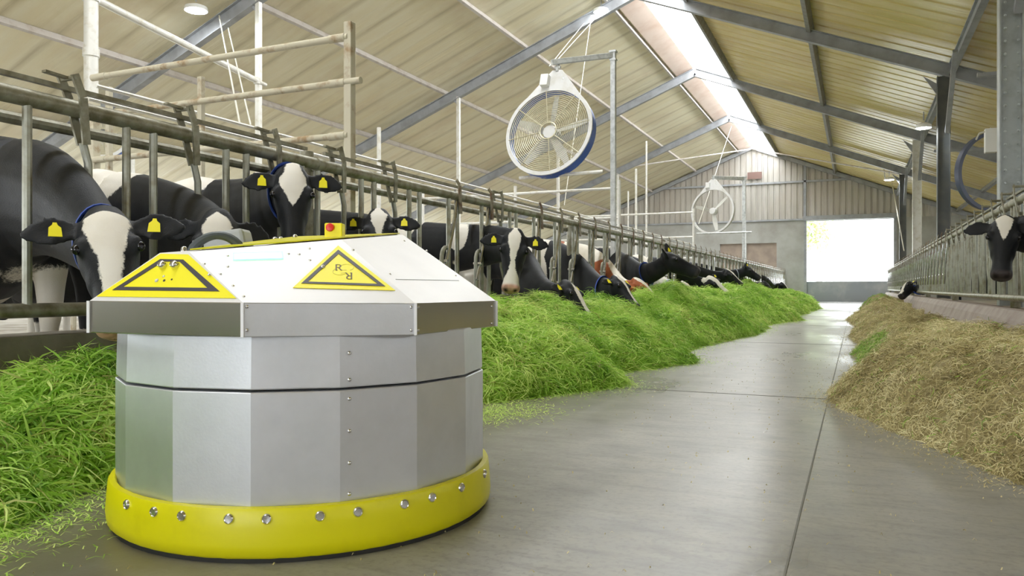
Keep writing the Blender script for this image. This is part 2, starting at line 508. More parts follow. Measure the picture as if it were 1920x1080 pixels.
def wall_grid(holes, x0, x1, z0, z1, y, th):
    mb = MB()
    xs = sorted({x0, x1} | {h[0] for h in holes} | {h[1] for h in holes})
    zs = sorted({z0, z1} | {h[2] for h in holes} | {h[3] for h in holes})
    for i in range(len(xs) - 1):
        for j in range(len(zs) - 1):
            cx, cz = (xs[i] + xs[i + 1]) / 2, (zs[j] + zs[j + 1]) / 2
            if any(h[0] < cx < h[1] and h[2] < cz < h[3] for h in holes):
                continue
            mb.box((cx, y, cz), (xs[i + 1] - xs[i], th, zs[j + 1] - zs[j]))
    return mb
wins = [(-6.92, -5.74, 1.5, 3.2), (-5.50, -3.92, 1.5, 3.2)]
structure(wall_grid([(DX0, DX1, -1, DZ)] + wins, XL, XR, 0, 4.37, Y1 + 0.05, 0.25), 'wall_back', 'concrete_wall')
for i, (a, b, c, d) in enumerate(wins):
    w = MB().box(((a + b) / 2, Y1 + 0.08, (c + d) / 2), (b - a, 0.04, d - c))
    structure(w, f'window_{i + 2}', 'window_board')
structure(MB().box((DX0 - 0.03, Y1 - 0.12, 2.2), (0.14, 0.12, 4.4)).box((DX1 + 0.03, Y1 - 0.12, 2.2), (0.14, 0.12, 4.4))
          .box(((DX0 + DX1) / 2, Y1 - 0.16, 4.46), (DX1 - DX0 + 0.3, 0.3, 0.24)), 'trim_5', 'frame_steel')
# half-height door panel with a lighter patch
d_ = MB().box(((DX0 + DX1) / 2, Y1 + 0.02, 0.55), (DX1 - DX0, 0.05, 1.09))
structure(d_, 'door_1', 'door_panel')
structure(MB().box((-7.0, Y1 - 0.1, 6.49), (0.01, 0.01, 0.01)).box((-5.2, Y1 - 0.12, 6.45), (9.9, 0.1, 0.1))
          .box((-10.7, Y1 - 0.12, 4.42), (16.6, 0.1, 0.09)).box((DX0 - 0.05, Y1 - 0.12, 6.0), (0.13, 0.1, 3.2)), 'trim_6', 'frame_steel')
structure(MB().box((-0.9, Y1 - 0.115, 6.45), (3.0, 0.09, 0.09)), 'trim_7', 'frame_steel')
# gable edge beams
structure(MB().bar((RX, Y1 - 0.2, 8.45), (XL, Y1 - 0.2, 8.45 - 0.4 * (RX - XL)), 0.16, 0.2)
          .bar((RX, Y1 - 0.2, 8.45), (XR, Y1 - 0.2, 8.45 - 0.4 * (XR - RX)), 0.16, 0.2), 'trim_8', 'frame_steel')
# low side walls, open above for the air
structure(MB().box((XL - 0.1, 15, 0.55), (0.2, Y1 - Y0, 1.1)), 'wall_left', 'concrete_wall')
structure(MB().box((XR + 0.1, 15, 1.2), (0.2, Y1 - Y0, 2.4)), 'wall_right', 'concrete_wall')  # right wall raised higher to darken that side of the barn
structure(MB().prism([(XL, Y0, 3.0), (XL, Y0, 3.05), (RX, Y0, 8.55), (XR, Y0, 3.05), (XR, Y0, 3.0), (3.4, Y0, 4.4), (-12.0, Y0, 4.4)], (0, -0.05, 0)), 'wall_front_unseen', 'gable')
structure(wall_grid([(-4.6, 2.6, -1, 4.4)], XL, XR, 0, 4.4, Y0 + .1, 0.25), 'wall_front_unseen', 'concrete_wall')  # unseen lower wall, added to cut light and darken reflections

# ------------------------------------------------------------------ steel portal frames
def ibeam(mb, a, b, h=0.26, w=0.15, t=0.018):
    a, b = Vector(a), Vector(b)
    d = (b - a).normalized(); s = Vector((0, 1, 0)) if abs(d.y) < 0.5 else Vector((1, 0, 0))
    u = s.cross(d).normalized()
    if u.z < 0: u = -u
    mb.bar(a, b, t, h, u)
    for k in (-1, 1):
        mb.bar(a + u * k * h / 2, b + u * k * h / 2, w, t, u)
def hcol(mb, x, y, z0, z1, h=0.24, w=0.2, t=0.016):
    mb.box((x, y, (z0 + z1) / 2), (h, t, z1 - z0))
    for k in (-1, 1):
        mb.box((x + k * h / 2, y, (z0 + z1) / 2), (t, w, z1 - z0))
fr_names = {3.3: 'nearest the camera, mostly above the picture', 11.3: 'over the thick near column on the right',
            19.3: 'crossing above the large round fan', 27.3: 'second back from the large fan, ending at the lit column',
            35.3: 'farthest back, close to the gable'}
for fy, nm in fr_names.items():
    fr = empty('roof_frame', (RX, fy, 0.15))
    tag(fr, f'grey steel roof frame with pitched rafters, {nm}', 'roof frame', 'steel portal frames of the barn')
    fr['label'] = f'grey steel roof frame {nm}'
    def loc(p): return (p[0] - RX, p[1] - fy, p[2] - 0.15)
    zr = 8.33
    mb = MB(); ibeam(mb, loc((RX, fy, zr)), loc((XL + .2, fy, zr - 0.4 * (RX - XL - .2)))); mb.build('rafter', 'frame_steel', fr, 0)
    mb = MB(); ibeam(mb, loc((RX, fy, zr)), loc((XR - .2, fy, zr - 0.4 * (XR - .2 - RX)))); mb.build('rafter', 'frame_steel', fr, 0)
    # columns
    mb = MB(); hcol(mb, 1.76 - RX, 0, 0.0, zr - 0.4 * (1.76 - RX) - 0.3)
    c = mb.build('column', {11.3: 'column', 27.3: 'white_pipe'}.get(fy, 'frame_dark'), fr, 0)  # lamplit column coloured white, the lamp's light put into its colour
    if fy == 11.3:
        mb = MB()
        zz = 0.3
        while zz < 5.0:
            for s in (-1, 1):
                mb.lathe([(0.016, 0), (0.016, 0.012), (0.008, 0.018)], 8, (1.76 - RX + 0.07 * s, -0.11, zz), Matrix.Rotation(radians(90), 3, 'X'))
            zz += 0.16
        b_ = mb.build('rivets', 'column', c); b_['kind'] = 'stuff'
    mb = MB(); mb.prism([loc((1.76 - 0.12, fy - .01, 5.25)), loc((1.76 - 0.12, fy - .01, 5.0)), loc((1.36, fy - .01, 5.45))], (0, 0.02, 0))
    mb.build('haunch', 'frame_steel', fr, 0)
    # slender white props under the left rafter
    mb = MB(); mb.box((-10.3 - RX, 0, (zr - 0.4 * 5.13 - .15) / 2), (0.09, 0.09, zr - 0.4 * 5.13 - 0.35 ))
    mb.build('prop', 'white_pipe', fr, 0)
    mb = MB(); mb.bar((-10.3 - RX, 0, 5.8), (-10.5 - RX, 0, 6.02), 0.05, 0.05); mb.build('prop_head', 'frame_steel', fr, 0)
    mb = MB(); hcol(mb, XL + .3 - RX, 0, 0, 2.7); mb.build('column', 'frame_steel', fr, 0)
    mb = MB(); hcol(mb, XR - .3 - RX, 0, 0, 2.6); mb.build('column', 'frame_steel', fr, 0)

# purlins along the barn
def purlin(x, mat, w, h, label, y0=Y0, y1=Y1 - .3):
    z = roofz(x) - h / 2 - 0.01
    sl = 0.4 if x < RX else -0.4
    r = Matrix.Rotation(-math.atan(sl), 3, 'Y')
    mb = MB().box((0, 0, 0), (w, y1 - y0, h), r)
    o = mb.build('roof_purlin', mat, None, 0); o.location = (x, (y0 + y1) / 2, z)
    tag(o, label, 'beam', 'purlins under the roof panels')
purlin(-8.22, 'purlin_white', 0.07, 0.13, 'pale purlin on the left slope, first below the ridge timber')
purlin(-10.72, 'purlin_white', 0.07, 0.13, 'pale purlin on the left slope, second below the ridge timber')
purlin(-13.27, 'purlin_white', 0.07, 0.13, 'pale purlin on the left slope, third below the ridge timber')
purlin(-15.8, 'purlin_white', 0.07, 0.13, 'pale purlin on the left slope, lowest one seen over the cows')
purlin(-3.84, 'purlin_dark', 0.09, 0.2, 'dark purlin along the right edge of the skylight')
purlin(-0.98, 'purlin_dark', 0.10, 0.2, 'dark purlin running down the middle of the right slope')
purlin(4.6, 'purlin_dark', 0.10, 0.2, 'dark purlin on the right slope beyond the columns')
mb = MB().box((0, 0, 0), (0.62, Y1 - Y0 - .4, 0.10), Matrix.Rotation(-math.atan(0.4), 3, 'Y'))
o = mb.build('ridge_board', 'purlin_pink', None, 0); o.location = (-5.52, 15, roofz(-5.52) - 0.07)
tag(o, 'broad pinkish timber board along the left edge of the skylight', 'board')
o = MB().box((0, 0, 0), (0.07, Y1 - Y0 - .4, 0.12)).build('ridge_rail', 'purlin_white', None, 0); o.location = (-5.92, 15, roofz(-5.92) - 0.08)
tag(o, 'narrow white rail beside the pinkish ridge board', 'beam')
mb = MB(); ibeam(mb, (0, -(Y1 - Y0) / 2, 0), (0, (Y1 - Y0) / 2 - .4, 0), 0.24, 0.12)
o = mb.build('eaves_beam', 'frame_steel', None, 0); o.location = (1.92, 15, 5.55)
tag(o, 'dark steel beam running along the tops of the right columns', 'beam')
# thin bracing tubes near the gable
o = MB().tube([(0, 0, 0), (-4.3, -8.0, -1.8)], 0.035, 8).build('brace_tube', 'purlin_white'); o.location = (RX, 43.4, 8.3)
tag(o, 'thin pale bracing tube sloping down left from the ridge by the gable', 'brace', 'wind bracing at the gable')
o = MB().tube([(0, 0, 0), (6.8, -8.0, -2.85)], 0.035, 8).build('brace_tube', 'purlin_white'); o.location = (RX, 43.4, 8.3)
tag(o, 'thin pale bracing tube sloping down right from the ridge by the gable', 'brace', 'wind bracing at the gable')
for k, (y, nm) in enumerate(((15.3, 'in front of the dark column'), (23.3, 'behind the dark column'))):
    o = MB().bar((0, 0, 0), (2.4, 0, -0.05), 0.07, 0.07).build('tie_bar', 'frame_steel', None, 0); o.location = (1.9, y, 4.4)
    tag(o, f'thin grey tie bar reaching right, {nm}', 'brace')
for fy in (11.3, 19.3, 27.3, 35.3):
    nmx = {11.3: 'at the thick near column', 19.3: 'at the dark column', 27.3: 'at the white lit column', 35.3: 'at the last dark column'}[fy]
    o = MB().bar((0, 0, 0), (0, -1.5, 1.35), 0.09, 0.09).build('knee_brace', 'frame_steel', None, 0); o.location = (1.82, fy - 0.13, 4.15)
    tag(o, f'slanting grey knee brace {nmx}', 'brace', 'knee braces of the right columns')
o = MB().bar((0, 0, 0), (0.04, 0, -0.45), 0.12, 0.05).build('hanging_plate', 'white_pipe', None, 0); o.location = (1.1, 36.5, 5.9)
tag(o, 'short white plate hanging below the roof right of the gable', 'bracket')
o = MB().box((0, 0, 0), (0.75, 0.03, 0.38)).build('notice_sign', 'sign', None, 0); o.location = (-5.05, Y1 - 0.22, 6.9)
tag(o, 'small dark rectangular plate on the gable sheeting under the ridge', 'sign')

# lamps
def lamp(loc, label, r=0.17):
    e = empty('barn_lamp', loc); tag(e, label, 'lamp', 'round white barn lamps')
    MB().lathe([(0.05, 0.10), (0.10, 0.09), (r * 0.95, 0.05), (r, 0.0), (r, -0.02), (r * 0.93, -0.02), (r * .93, 0.0)], 24).build('housing', 'white_plastic', e)
    MB().lathe([(r * 0.92, -0.004), (r * 0.92, -0.012), (r * .7, -0.03), (0.01, -0.04)], 24).build('lens', 'lamp_glow', e)
    MB().tube([(0, 0, 0.15), (0, 0, 0.34)], 0.012, 6).build('hanger', 'frame_steel', e)
lamp((-11.15, 10.6, 5.9), 'bright round lamp at the top edge above the left pipework', 0.21)
lamp((-6.05, 19.2, 7.95), 'bright round lamp on the rafter above the large fan', 0.2)
lamp((1.36, 19.1, 4.28), 'bright round lamp high by the dark column on the right', 0.16)
lamp((1.25, 35.1, 5.2), 'tiny distant lamp beside the top right of the gable', 0.2)

# ------------------------------------------------------------------ feed fences
KZ = 0.53
def make_panel(opened):
    root = empty('headlock_panel', (0, 0, KZ))
    MB().tube([(0, 0, 1.10), (0, 5.6, 1.10)], 0.042, 14).tube([(0, -0.03, 1.10), (0, 0.04, 1.10)], 0.05, 14).build('top_rail', 'rail', root)
    MB().tube([(0, 0, 0.115), (0, 5.6, 0.115)], 0.034, 12).build('bottom_rail', 'rail', root)
    MB().tube([(-0.17, 0, 1.03), (-0.17, 5.6, 1.03)], 0.03, 10).build('rear_rail', 'rail', root)
    MB().bar((-0.02, 0.1, 1.195), (-0.02, 5.5, 1.195), 0.03, 0.022).build('locking_rod', 'rail', root)
    p = MB().tube([(-0.11, 0.02, -0.4), (-0.11, 0.02, 1.2)], 0.05, 14)
    p.box((-0.055, 0.02, 1.10), (0.09, 0.05, 0.05)).box((-0.055, 0.02, 0.115), (0.09, 0.05, 0.05))
    p.build('post', 'rail', root)
    for k in range(8):
        y = 0.70 * k
        for yy in (y + 0.53, y + 0.70):
            mb = MB().tube([(0, yy, 0.115), (0, yy, 1.09)], 0.0215, 10)
            mb.build('fixed_bar', 'bar', root)
        if opened[k]:
            mb = MB().tube([(0.0, y + 0.685, 1.07), (0.012, y + 0.64, 0.90), (0.03, y + 0.45, 0.49), (0.03, y + 0.36, 0.30)], 0.0185, 10)
            mb.build('swing_bar', 'bright_bar', root)
            MB().tube([(-0.03, y + 0.41, 0.47), (0.06, y + 0.41, 0.47)], 0.014, 8).build('pivot_bolt', 'bolt', root)
            mb = MB().bar((0.045, y + 0.69, 0.93), (0.045, y + 0.67, 1.20), 0.012, 0.05, (0, 1, 0)).bar((0.045, y + 0.67, 1.20), (0.03, y + 0.63, 1.25), 0.012, 0.04, (0, 1, 0))
            mb.build('lock_lever', 'rust_plate', root)
        else:
            mb = MB().tube([(0.0, y + 0.28, 0.94), (0.0, y + 0.31, 0.84), (0.0, y + 0.315, 0.45), (0.0, y + 0.40, 0.30)], 0.02, 10)
            mb.build('swing_bar', 'bar', root)
            mb = MB()
            for s in (-0.05, 0.05):
                mb.bar((s, y + 0.20, 1.255), (s, y + 0.245, 1.15), 0.012, 0.040, (0, 1, 0)).bar((s, y + 0.245, 1.15), (s * .4, y + 0.285, 0.93), 0.012, 0.042, (0, 1, 0))
            mb.tube([(-0.06, y + 0.205, 1.24), (0.06, y + 0.205, 1.24)], 0.013, 8).bar((0, y + .08, 1.245), (0, y + 0.20, 1.24), 0.03, 0.012)
            mb.build('lock_lever', 'rail', root)
        c = [(0, y + 0.40, 0.12), (0, y + 0.40, 0.46)]
        for a in range(1, 7):
            t = a / 6 * pi * 0.62
            c.append((0, y + 0.48 - cos(t) * 0.08, 0.50 + sin(t) * 0.10))
        c.append((0, y + 0.53, 0.585))
        MB().tube(c, 0.02, 10).build('neck_bracket', 'bar', root)
    return root
closed_p = make_panel([0] * 8)
open_p = make_panel([1] * 8)
mixed_p = make_panel([0, 0, 1, 1, 0, 1, 1, 1])
reindex()
ords = ['first (nearest)', 'second', 'third', 'fourth', 'fifth', 'sixth', 'seventh', 'eighth (farthest)']
used = set()
def put(proto, x, y, rz, label, group, tone=None):
    if proto.name in used:
        o = copy_tree(proto)
    else:
        used.add(proto.name); o = proto
    o.location = (x, y, KZ); o.rotation_euler = (0, 0, rz)
    tag(o, label, 'feed fence', group)
for k in range(8):
    y = -1.17 + 5.6 * k
    pr = closed_p if k == 0 else (mixed_p if k == 1 else open_p)
    nm = ['with upright locked bars beside the robot', 'behind the robot top under the large fan'][k] if k < 2 else f'{ords[k]} section back'
    put(pr, FXL, y, 0, f'left feed fence section, {nm}' if k < 2 else f'left feed fence section, {ords[k]} from the camera', 'left headlock feed fence')
for k in range(1, 8):
    y = -1.17 + 5.6 * (k + 1)
    if y > 44: break
    pr = open_p if k > 2 else closed_p
    put(pr, FXR, y, pi, f'right feed fence section, {ords[k - 1]} from the camera' if k < 7 else 'right feed fence section, seventh and farthest', 'right headlock feed fence')

# ------------------------------------------------------------------ pipework behind the left fence
gy = 5.5
e = empty('pipe_gate', (-4.0, gy, 0.15)); tag(e, 'tall cream tubular gate of three rails standing behind the left fence', 'gate')
MB().box((0, 0, 1.45), (0.075, 0.075, 2.9)).build('upright', 'cream_pipe', e, 0, bevel=0.006)
MB().box((-3.2, 0, 1.12), (0.085, 0.085, 2.85)).build('upright', 'cream_pipe', e, 0, bevel=0.006)
for x, zz0, zz1 in ((-1.72, 1.3, 2.62), (-2.98, 1.3, 2.66)):
    MB().box((x, -0.0, (zz0 + zz1) / 2), (0.055, 0.05, zz1 - zz0)).build('strut', 'cream_pipe', e, 0, bevel=0.005)
for z0, ex in ((2.77, 0), (2.38, 0.13), (1.92, 0)):
    mb = MB().tube([(-3.2, -0.02, z0), (ex, -0.02, z0)], 0.030, 12).tube([(-0.2, -0.02, z0), (-0.03, -0.02, z0)], 0.036, 12).tube([(-3.2, -0.02, z0), (-3.0, -0.02, z0)], 0.036, 12)
    mb.build('rail', 'cream_pipe', e)
e = empty('pipe_post', (-9.95, 7.55, 0.15)); tag(e, 'dusty white round post with couplings at the upper left', 'post')
MB().tube([(0, 0, 0), (0, 0, 5.6)], 0.095, 16).build('tube', 'white_pipe', e)
for z_ in (3.95, 4.74): MB().tube([(0, 0, z_ - .055), (0, 0, z_ + .055)], 0.112, 16).build('coupling', 'white_pipe', e)
e = empty('long_pipe', (-10.0, 7.5, 4.93)); tag(e, 'white pipe slanting from the round post to the slim prop at upper left', 'pipe')
MB().tube([(0, 0, 0), (-0.25, 3.75, -0.30)], 0.055, 12).build('tube', 'white_pipe', e)
MB().tube([(-0.25, 3.75, -0.30), (-0.26, 3.95, -0.31)], 0.035, 10).tube([(-.25, 3.7, -.35), (-.25, 3.7, -.23)], 0.06, 10).build('clamp', 'white_pipe', e)
for dz, lab in ((0, 'upper'), (-0.10, 'lower')):
    o = MB().tube([(0, 0, 0), (0, 27, 0)], 0.018, 8).build('water_pipe', 'white_pipe'); o.location = (-6.0 - abs(dz), 4.6, 2.50 + dz)
    tag(o, f'thin white water pipe running back over the cows, {lab} of the pair', 'pipe', 'pair of water pipes')
# cubicle and crossover pipework farther back
def hframe(x0, x1, y, zs, label, ztop, mids=()):
    e = empty('pipe_fence', (x0, y, 0.15)); tag(e, label, 'fence', 'white pipe fences in the cow area')
    for x in (x0, x1) + tuple(mids):
        MB().tube([(x - x0, 0, 0), (x - x0, 0, ztop - .15)], 0.032, 10).build('upright', 'white_pipe', e)
    for z in zs:
        MB().tube([(0, 0, z - .15), (x1 - x0, 0, z - .15)], 0.026, 10).build('rail', 'white_pipe', e)
hframe(-8.2, -4.0, 13.8, (1.5, 2.05, 2.6), 'white pipe fence behind the cows below the large fan', 2.75, (-6.1,))
hframe(-9.0, -4.2, 22.0, (1.6, 2.2, 2.9), 'white pipe fence behind the cows left of the second fan', 3.0, (-6.6,))
for i, (x, y, z1) in enumerate(((-7.6, 11.3, 3.4), (-6.9, 27.3, 5.9), (-8.6, 31.0, 4.6), (-6.4, 24.0, 4.4))):
    o = MB().tube([(0, 0, 0), (0, 0, z1)], 0.035, 10).build('slim_post', 'white_pipe'); o.location = (x, y, 0.15)
    tag(o, ['slim white post between the cream gate and the thin middle prop', 'slim white post in front of the gable left of the second fan',
            'slim white post farthest left before the gable', 'slim white post just right of the large fan post'][i], 'post', 'slim white posts in the cow area')
for i, x in enumerate((-8.2, -9.9, -11.6)):
    o = MB().tube([(0, 0, 0), (0, 0, 0.9), (0, 0.3, 1.1), (0, 30, 1.1)], 0.03, 8).build('neck_rail', 'cream_pipe'); o.location = (x, 6.0 + i, 0.15)
    tag(o, ['long cream rail behind the cows, nearest to the feed fence', 'long cream rail behind the cows, middle one', 'long cream rail behind the cows, farthest from the feed fence'][i], 'rail', 'cubicle rails behind the cows')

# ------------------------------------------------------------------ fans
def ring_pts(r, n, z=0, a0=0): return [(cos(a0 + 2 * pi * k / n) * r, z, sin(a0 + 2 * pi * k / n) * r) for k in range(n)]
def make_fan(loc, aim, r, label, outer='fan_blue', inner='fan_white', grill=True, blades=6, mount=True, group='round cow cooling fans', depth=0.30, phase=0.3, tri_rot=0.0):
    e = empty('barn_fan', loc); e.rotation_euler = aim; tag(e, label, 'fan', group)
    # fan axis = local -y, so the near mouth opens toward the camera
    RotY = Matrix.Rotation(radians(90), 3, 'X')
    n = 64
    MB().lathe([(r - 0.02, depth / 2 + .0), (r, depth / 2), (r, -depth / 2), (r - 0.02, -depth / 2)], n, (0, 0, 0), RotY, closed=True).build('shroud', outer, e, 40)
    MB().lathe([(r - 0.045, depth / 2 + .012), (r + 0.018, depth / 2 + .012), (r + 0.018, depth / 2 - .012), (r - .045, depth / 2 - .012)], n, (0, 0, 0), RotY, closed=True).build('front_rim', inner, e, 40)
    if grill:
        mb = MB(); yf = -depth / 2 - 0.004
        nr = 17
        for i in range(nr):
            rr = 0.15 + (r - 0.22) * (i + 1) / nr
            mb.tube(ring_pts(rr, 40, yf), 0.0052, 5, closed=True)
        for k in range(8):
            a = 2 * pi * k / 8 + 0.2
            mb.tube([(cos(a) * .13, yf - .006, sin(a) * .13), (cos(a) * (r - .03), yf - .006, sin(a) * (r - .03))], 0.008, 6)
        mb.tube(ring_pts(0.145, 32, yf - .004), 0.012, 8, closed=True)
        mb.build('grill', 'fan_wire', e)
    if blades: MB().lathe([(0.02, 0.09), (0.11, 0.08), (0.12, 0.05), (0.12, -0.16), (0.10, -0.18), (0.02, -0.18)], 24, (0, 0, 0), RotY).build('motor', inner if inner == 'fan_white' else 'fan_dark', e, 40)
    for k in range(blades):
        a = 2 * pi * k / blades + phase
        vs = []
        m = 9
        for side in (0, 1):
            for i in range(m):
                q = i / (m - 1); rr = 0.10 + q * (r - 0.20)
                w = 0.05 + 0.03 * sin(pi * min(1, q * 1.1)) ; tw = radians(42 - 24 * q)
                for s in (-1, 1):
                    t = s * w
                    x = rr; zt = t * cos(tw); yt = t * sin(tw) + (0.006 if side else -0.006)
                    vs.append((x * cos(a) - zt * sin(a), yt, x * sin(a) + zt * cos(a)))
        fs = []
        for i in range(m - 1):
            o = 2 * i
            fs += [(o, o + 1, o + 3, o + 2), (2 * m + o, 2 * m + o + 2, 2 * m + o + 3, 2 * m + o + 1), (o, o + 2, 2 * m + o + 2, 2 * m + o), (o + 1, 2 * m + o + 1, 2 * m + o + 3, o + 3)]
        fs += [(0, 2 * m, 2 * m + 1, 1), (2 * m - 2, 2 * m - 1, 4 * m - 1, 4 * m - 2)]
        MB().add(vs, fs).build('blade', 'blade', e, 60)
    if mount:
        # teardrop plate that hugs the ring and rises to the hanger
        mb = MB(); th = 0.03; apex = r * 1.42
        up = [(cos(radians(t)) * (r + .015), 0, sin(radians(t)) * (r + .015)) for t in range(48, 133, 4)]
        poly = up + [(-0.09, 0, apex), (0.09, 0, apex)]
        k_ = len(up)
        # triangle fan made of quads between arc and apex
        vs = []; fs = []
        for side in (-th / 2, th / 2):
            for p in up: vs.append((p[0], side - depth / 2 + .01, p[2]))
            for i in range(k_):
                q = i / (k_ - 1); vs.append((0.09 * (1 - 2 * q), side - depth / 2 + .01, apex))
        n1 = 2 * k_
        for i in range(k_ - 1):
            fs += [(i, i + 1, k_ + i + 1, k_ + i), (n1 + i, n1 + k_ + i, n1 + k_ + i + 1, n1 + i + 1),
                   (i, n1 + i, n1 + i + 1, i + 1), (k_ + i, k_ + i + 1, n1 + k_ + i + 1, n1 + k_ + i)]
        fs += [(0, k_, n1 + k_, n1), (k_ - 1, n1 + k_ - 1, n1 + 2 * k_ - 1, 2 * k_ - 1)]
        mb.add(vs, fs); mb.build('hanger_plate', inner, e, 40)
        MB().tube([(0, -depth / 2, apex - .02), (0, -depth / 2, apex + .14)], 0.03, 10).tube([(-.05, -depth / 2, apex + .05), (.05, -depth / 2, apex + .05)], 0.025, 8).build('shackle', 'galv', e)
        MB().box((-0.17, -depth / 2 - .06, r * 1.15), (0.14, 0.11, 0.20)).build('junction_box', 'white_plastic', e, 0, bevel=0.01)
        sb = MB()
        for x in (-0.13, 0.13): sb.lathe([(0.016, 0), (0.016, 0.01), (0.006, 0.016)], 8, (x, -depth / 2 - .006, r * 1.2), RotY)
        sb.build('plate_bolts', 'bolt', e)['kind'] = 'stuff'
    return e

def make_fan_post(base, top, arm_to, w, label):
    e = empty('fan_post', base); tag(e, label, 'post', 'galvanised posts that carry the fans')
    b = Vector(base)
    MB().box((0, 0, (top - b.z) / 2), (w, w, top - b.z)).build('upright', 'galv', e, 0, bevel=0.006)
    at = Vector(arm_to) - b
    MB().bar((0, 0, top - b.z - .06), at, w * .85, w * 1.0).build('arm', 'galv', e, 0, bevel=0.006)
    MB().box((0, 0, top - b.z + .0), (w * 1.4, w * 1.4, 0.03)).box((0, 0, top - b.z - .14), (w * 1.3, w * 1.3, 0.03)).build('cap_plate', 'galv', e, 0)
    return e
pc = W(1033, 250, 12.7)
top1 = W(1150, 97, 13.1)
make_fan(pc, (radians(-13), radians(3), radians(-4)), 0.755, blades=5, label= 'large round blue and white fan hanging in front of the left slope', depth=0.22)
make_fan_post((top1.x, top1.y, 0.15), top1.z, W(1034, 117, 12.75), 0.085, 'tall galvanised post whose arm holds the large fan')
pc2 = W(1337, 396, 27.6)
make_fan(pc2, (radians(-4), 0, radians(-16)), 0.81, 'smaller looking pale ring fan before the gable', outer='fan_white', grill=False, blades=3, phase=0.75, depth=0.14)
top2 = W(1395, 332, 28.6)
make_fan_post((top2.x, top2.y, 0.15), top2.z, W(1338, 333, 27.6), 0.12, 'galvanised post carrying the distant ring fan')
o = MB().tube([(0, 0, 0), (1.9, 0, 0)], 0.03, 8).build('stay_bar', 'galv'); o.location = W(1306, 438, 27.6)
tag(o, 'thin bar across the bottom of the distant ring fan', 'bar')
p = W(1037, 330, 12.6)
o = MB().tube([(-0.6, 0, 0), (0.85, 0, 0.02)], 0.03, 8).build('stay_bar', 'white_pipe'); o.location = (p.x, p.y, p.z)
tag(o, 'thin white bar below the large fan', 'bar')
pc3 = W(1862, 322, 13.4)
make_fan(pc3, (radians(4), 0, radians(30)), 0.68, 'dark blue ring fan half hidden behind the thick right column', outer='fan_dark', inner='fan_dark', grill=False, blades=0, mount=False, depth=0.12)
o = MB().box((0, 0, 0), (0.16, 0.14, 0.38)).build('control_box', 'white_plastic', None, 0, bevel=0.01); o.location = W(1857, 264, 12.2)
tag(o, 'white box at the top of the dark fan by the thick column', 'box')
hook = [W(1830, 262, 12.2), W(1836, 250, 12.2), W(1850, 246, 12.2), W(1858, 240, 12.2)]
q0 = hook[0].copy()
o = MB().tube([p - q0 for p in hook], 0.014, 6).build('cable_loop', 'wire'); o.location = q0
tag(o, 'white cable loop beside the box on the thick column', 'cable')
pc4 = W(196, 258, 16.0)
make_fan(pc4, (radians(-12), 0, radians(40)), 0.48, 'grey gridded fan far behind the cream gate at left', outer='fan_blue', inner='fan_white', blades=4, mount=False, depth=0.25)
o = MB().tube([(0, 0, 0), (0, 0, 3.3)], 0.05, 8).build('slim_post', 'white_pipe'); o.location = (pc4.x + .45, pc4.y + .3, 0.15)
tag(o, 'white post behind the left gate beside the grey gridded fan', 'post', 'slim white posts in the cow area')
# ropes and wires
def wire(a, b, label, mat='wire', r=0.009, sag=0.0):
    a, b = Vector(a), Vector(b)
    pts = []
    for i in range(9):
        q = i / 8; p = a.lerp(b, q) - a; p.z -= sag * 4 * q * (1 - q); pts.append(p)
    o = MB().tube(pts, r, 6).build('cable', mat); o.location = a
    tag(o, label, 'cable', 'cables and ropes hanging in the barn')
def WR(px, py):
    """where the view through a photo pixel meets the underside of the roof"""
    a, b = 0.5, 60.0
    for _ in range(50):
        m = (a + b) / 2; p = W(px, py, m)
        if p.z > roofz(p.x) - .03: b = m
        else: a = m
    return W(px, py, a)
wire(WR(1120, 30), W(1040, 118, 12.8), 'pale rope from the roof lamp down to the large fan, upper')
wire(WR(1098, 40), W(1030, 124, 12.8), 'pale rope from the roof to the large fan, left of its twin')
wire(WR(1110, 20), W(1058, 385, 15.5), 'long rope passing behind the large fan')
wire(WR(410, 25), W(450, 235, 10.5), 'white cable dropping from the left lamp past the gate', r=0.014)
wire(WR(425, 40), W(470, 235, 10.5), 'second white cable dropping beside the first at upper left', r=0.012)
wire(WR(1372, 235), W(1310, 420, 26), 'thin pale cord slanting down beside the ring fan', r=0.012)
wire(WR(1672, 340), W(1695, 470, 27), 'pale cable hanging by the far end of the right fence', r=0.02)

# ------------------------------------------------------------------ the feed pushing robot
CX, CF = -0.715, 2.715
rb = empty('feed_pushing_robot', (0, 0, 0), YAW)
rb.location = (CX * cos(YAW) - CF * sin(YAW), CX * sin(YAW) + CF * cos(YAW), 0)
tag(rb, 'round metal feed pushing robot with yellow bumper on the alley floor', 'robot')
def LC(r, f, z): return Vector((r - CX, f - CF, z))
def poly16(r, n=16, a0=0.0, z=0): return [(sin(a0 + 2 * pi * k / n) * r, -cos(a0 + 2 * pi * k / n) * r, z) for k in range(n)]
def facet_shell(r0, z0, z1, r1=None, n=16):
    r1 = r1 or r0
    a = [(sin(2 * pi * k / n) * r0, -cos(2 * pi * k / n) * r0, z0) for k in range(n)]
    b = [(sin(2 * pi * k / n) * r1, -cos(2 * pi * k / n) * r1, z1) for k in range(n)]
    fs = [(k, (k + 1) % n, n + (k + 1) % n, n + k) for k in range(n)] + [tuple(range(n - 1, -1, -1)), tuple(range(n, 2 * n))]
    return MB().add(a + b, fs)
RB = 0.612
facet_shell(RB - .03, 0.03, 0.60).build('chassis', 'rubber', rb, 0)
lower = facet_shell(RB, 0.05, 0.4635).build('lower_shell', 'steel_panel', rb, 0, bevel=0.0035)
facet_shell(RB - .05, 0.58, 0.708).build('neck_ring', 'rubber', rb, 0)
upper = facet_shell(RB - .002, 0.4695, 0.619, RB - .006).build('upper_shell', 'steel_panel', rb, 0, bevel=0.0035)
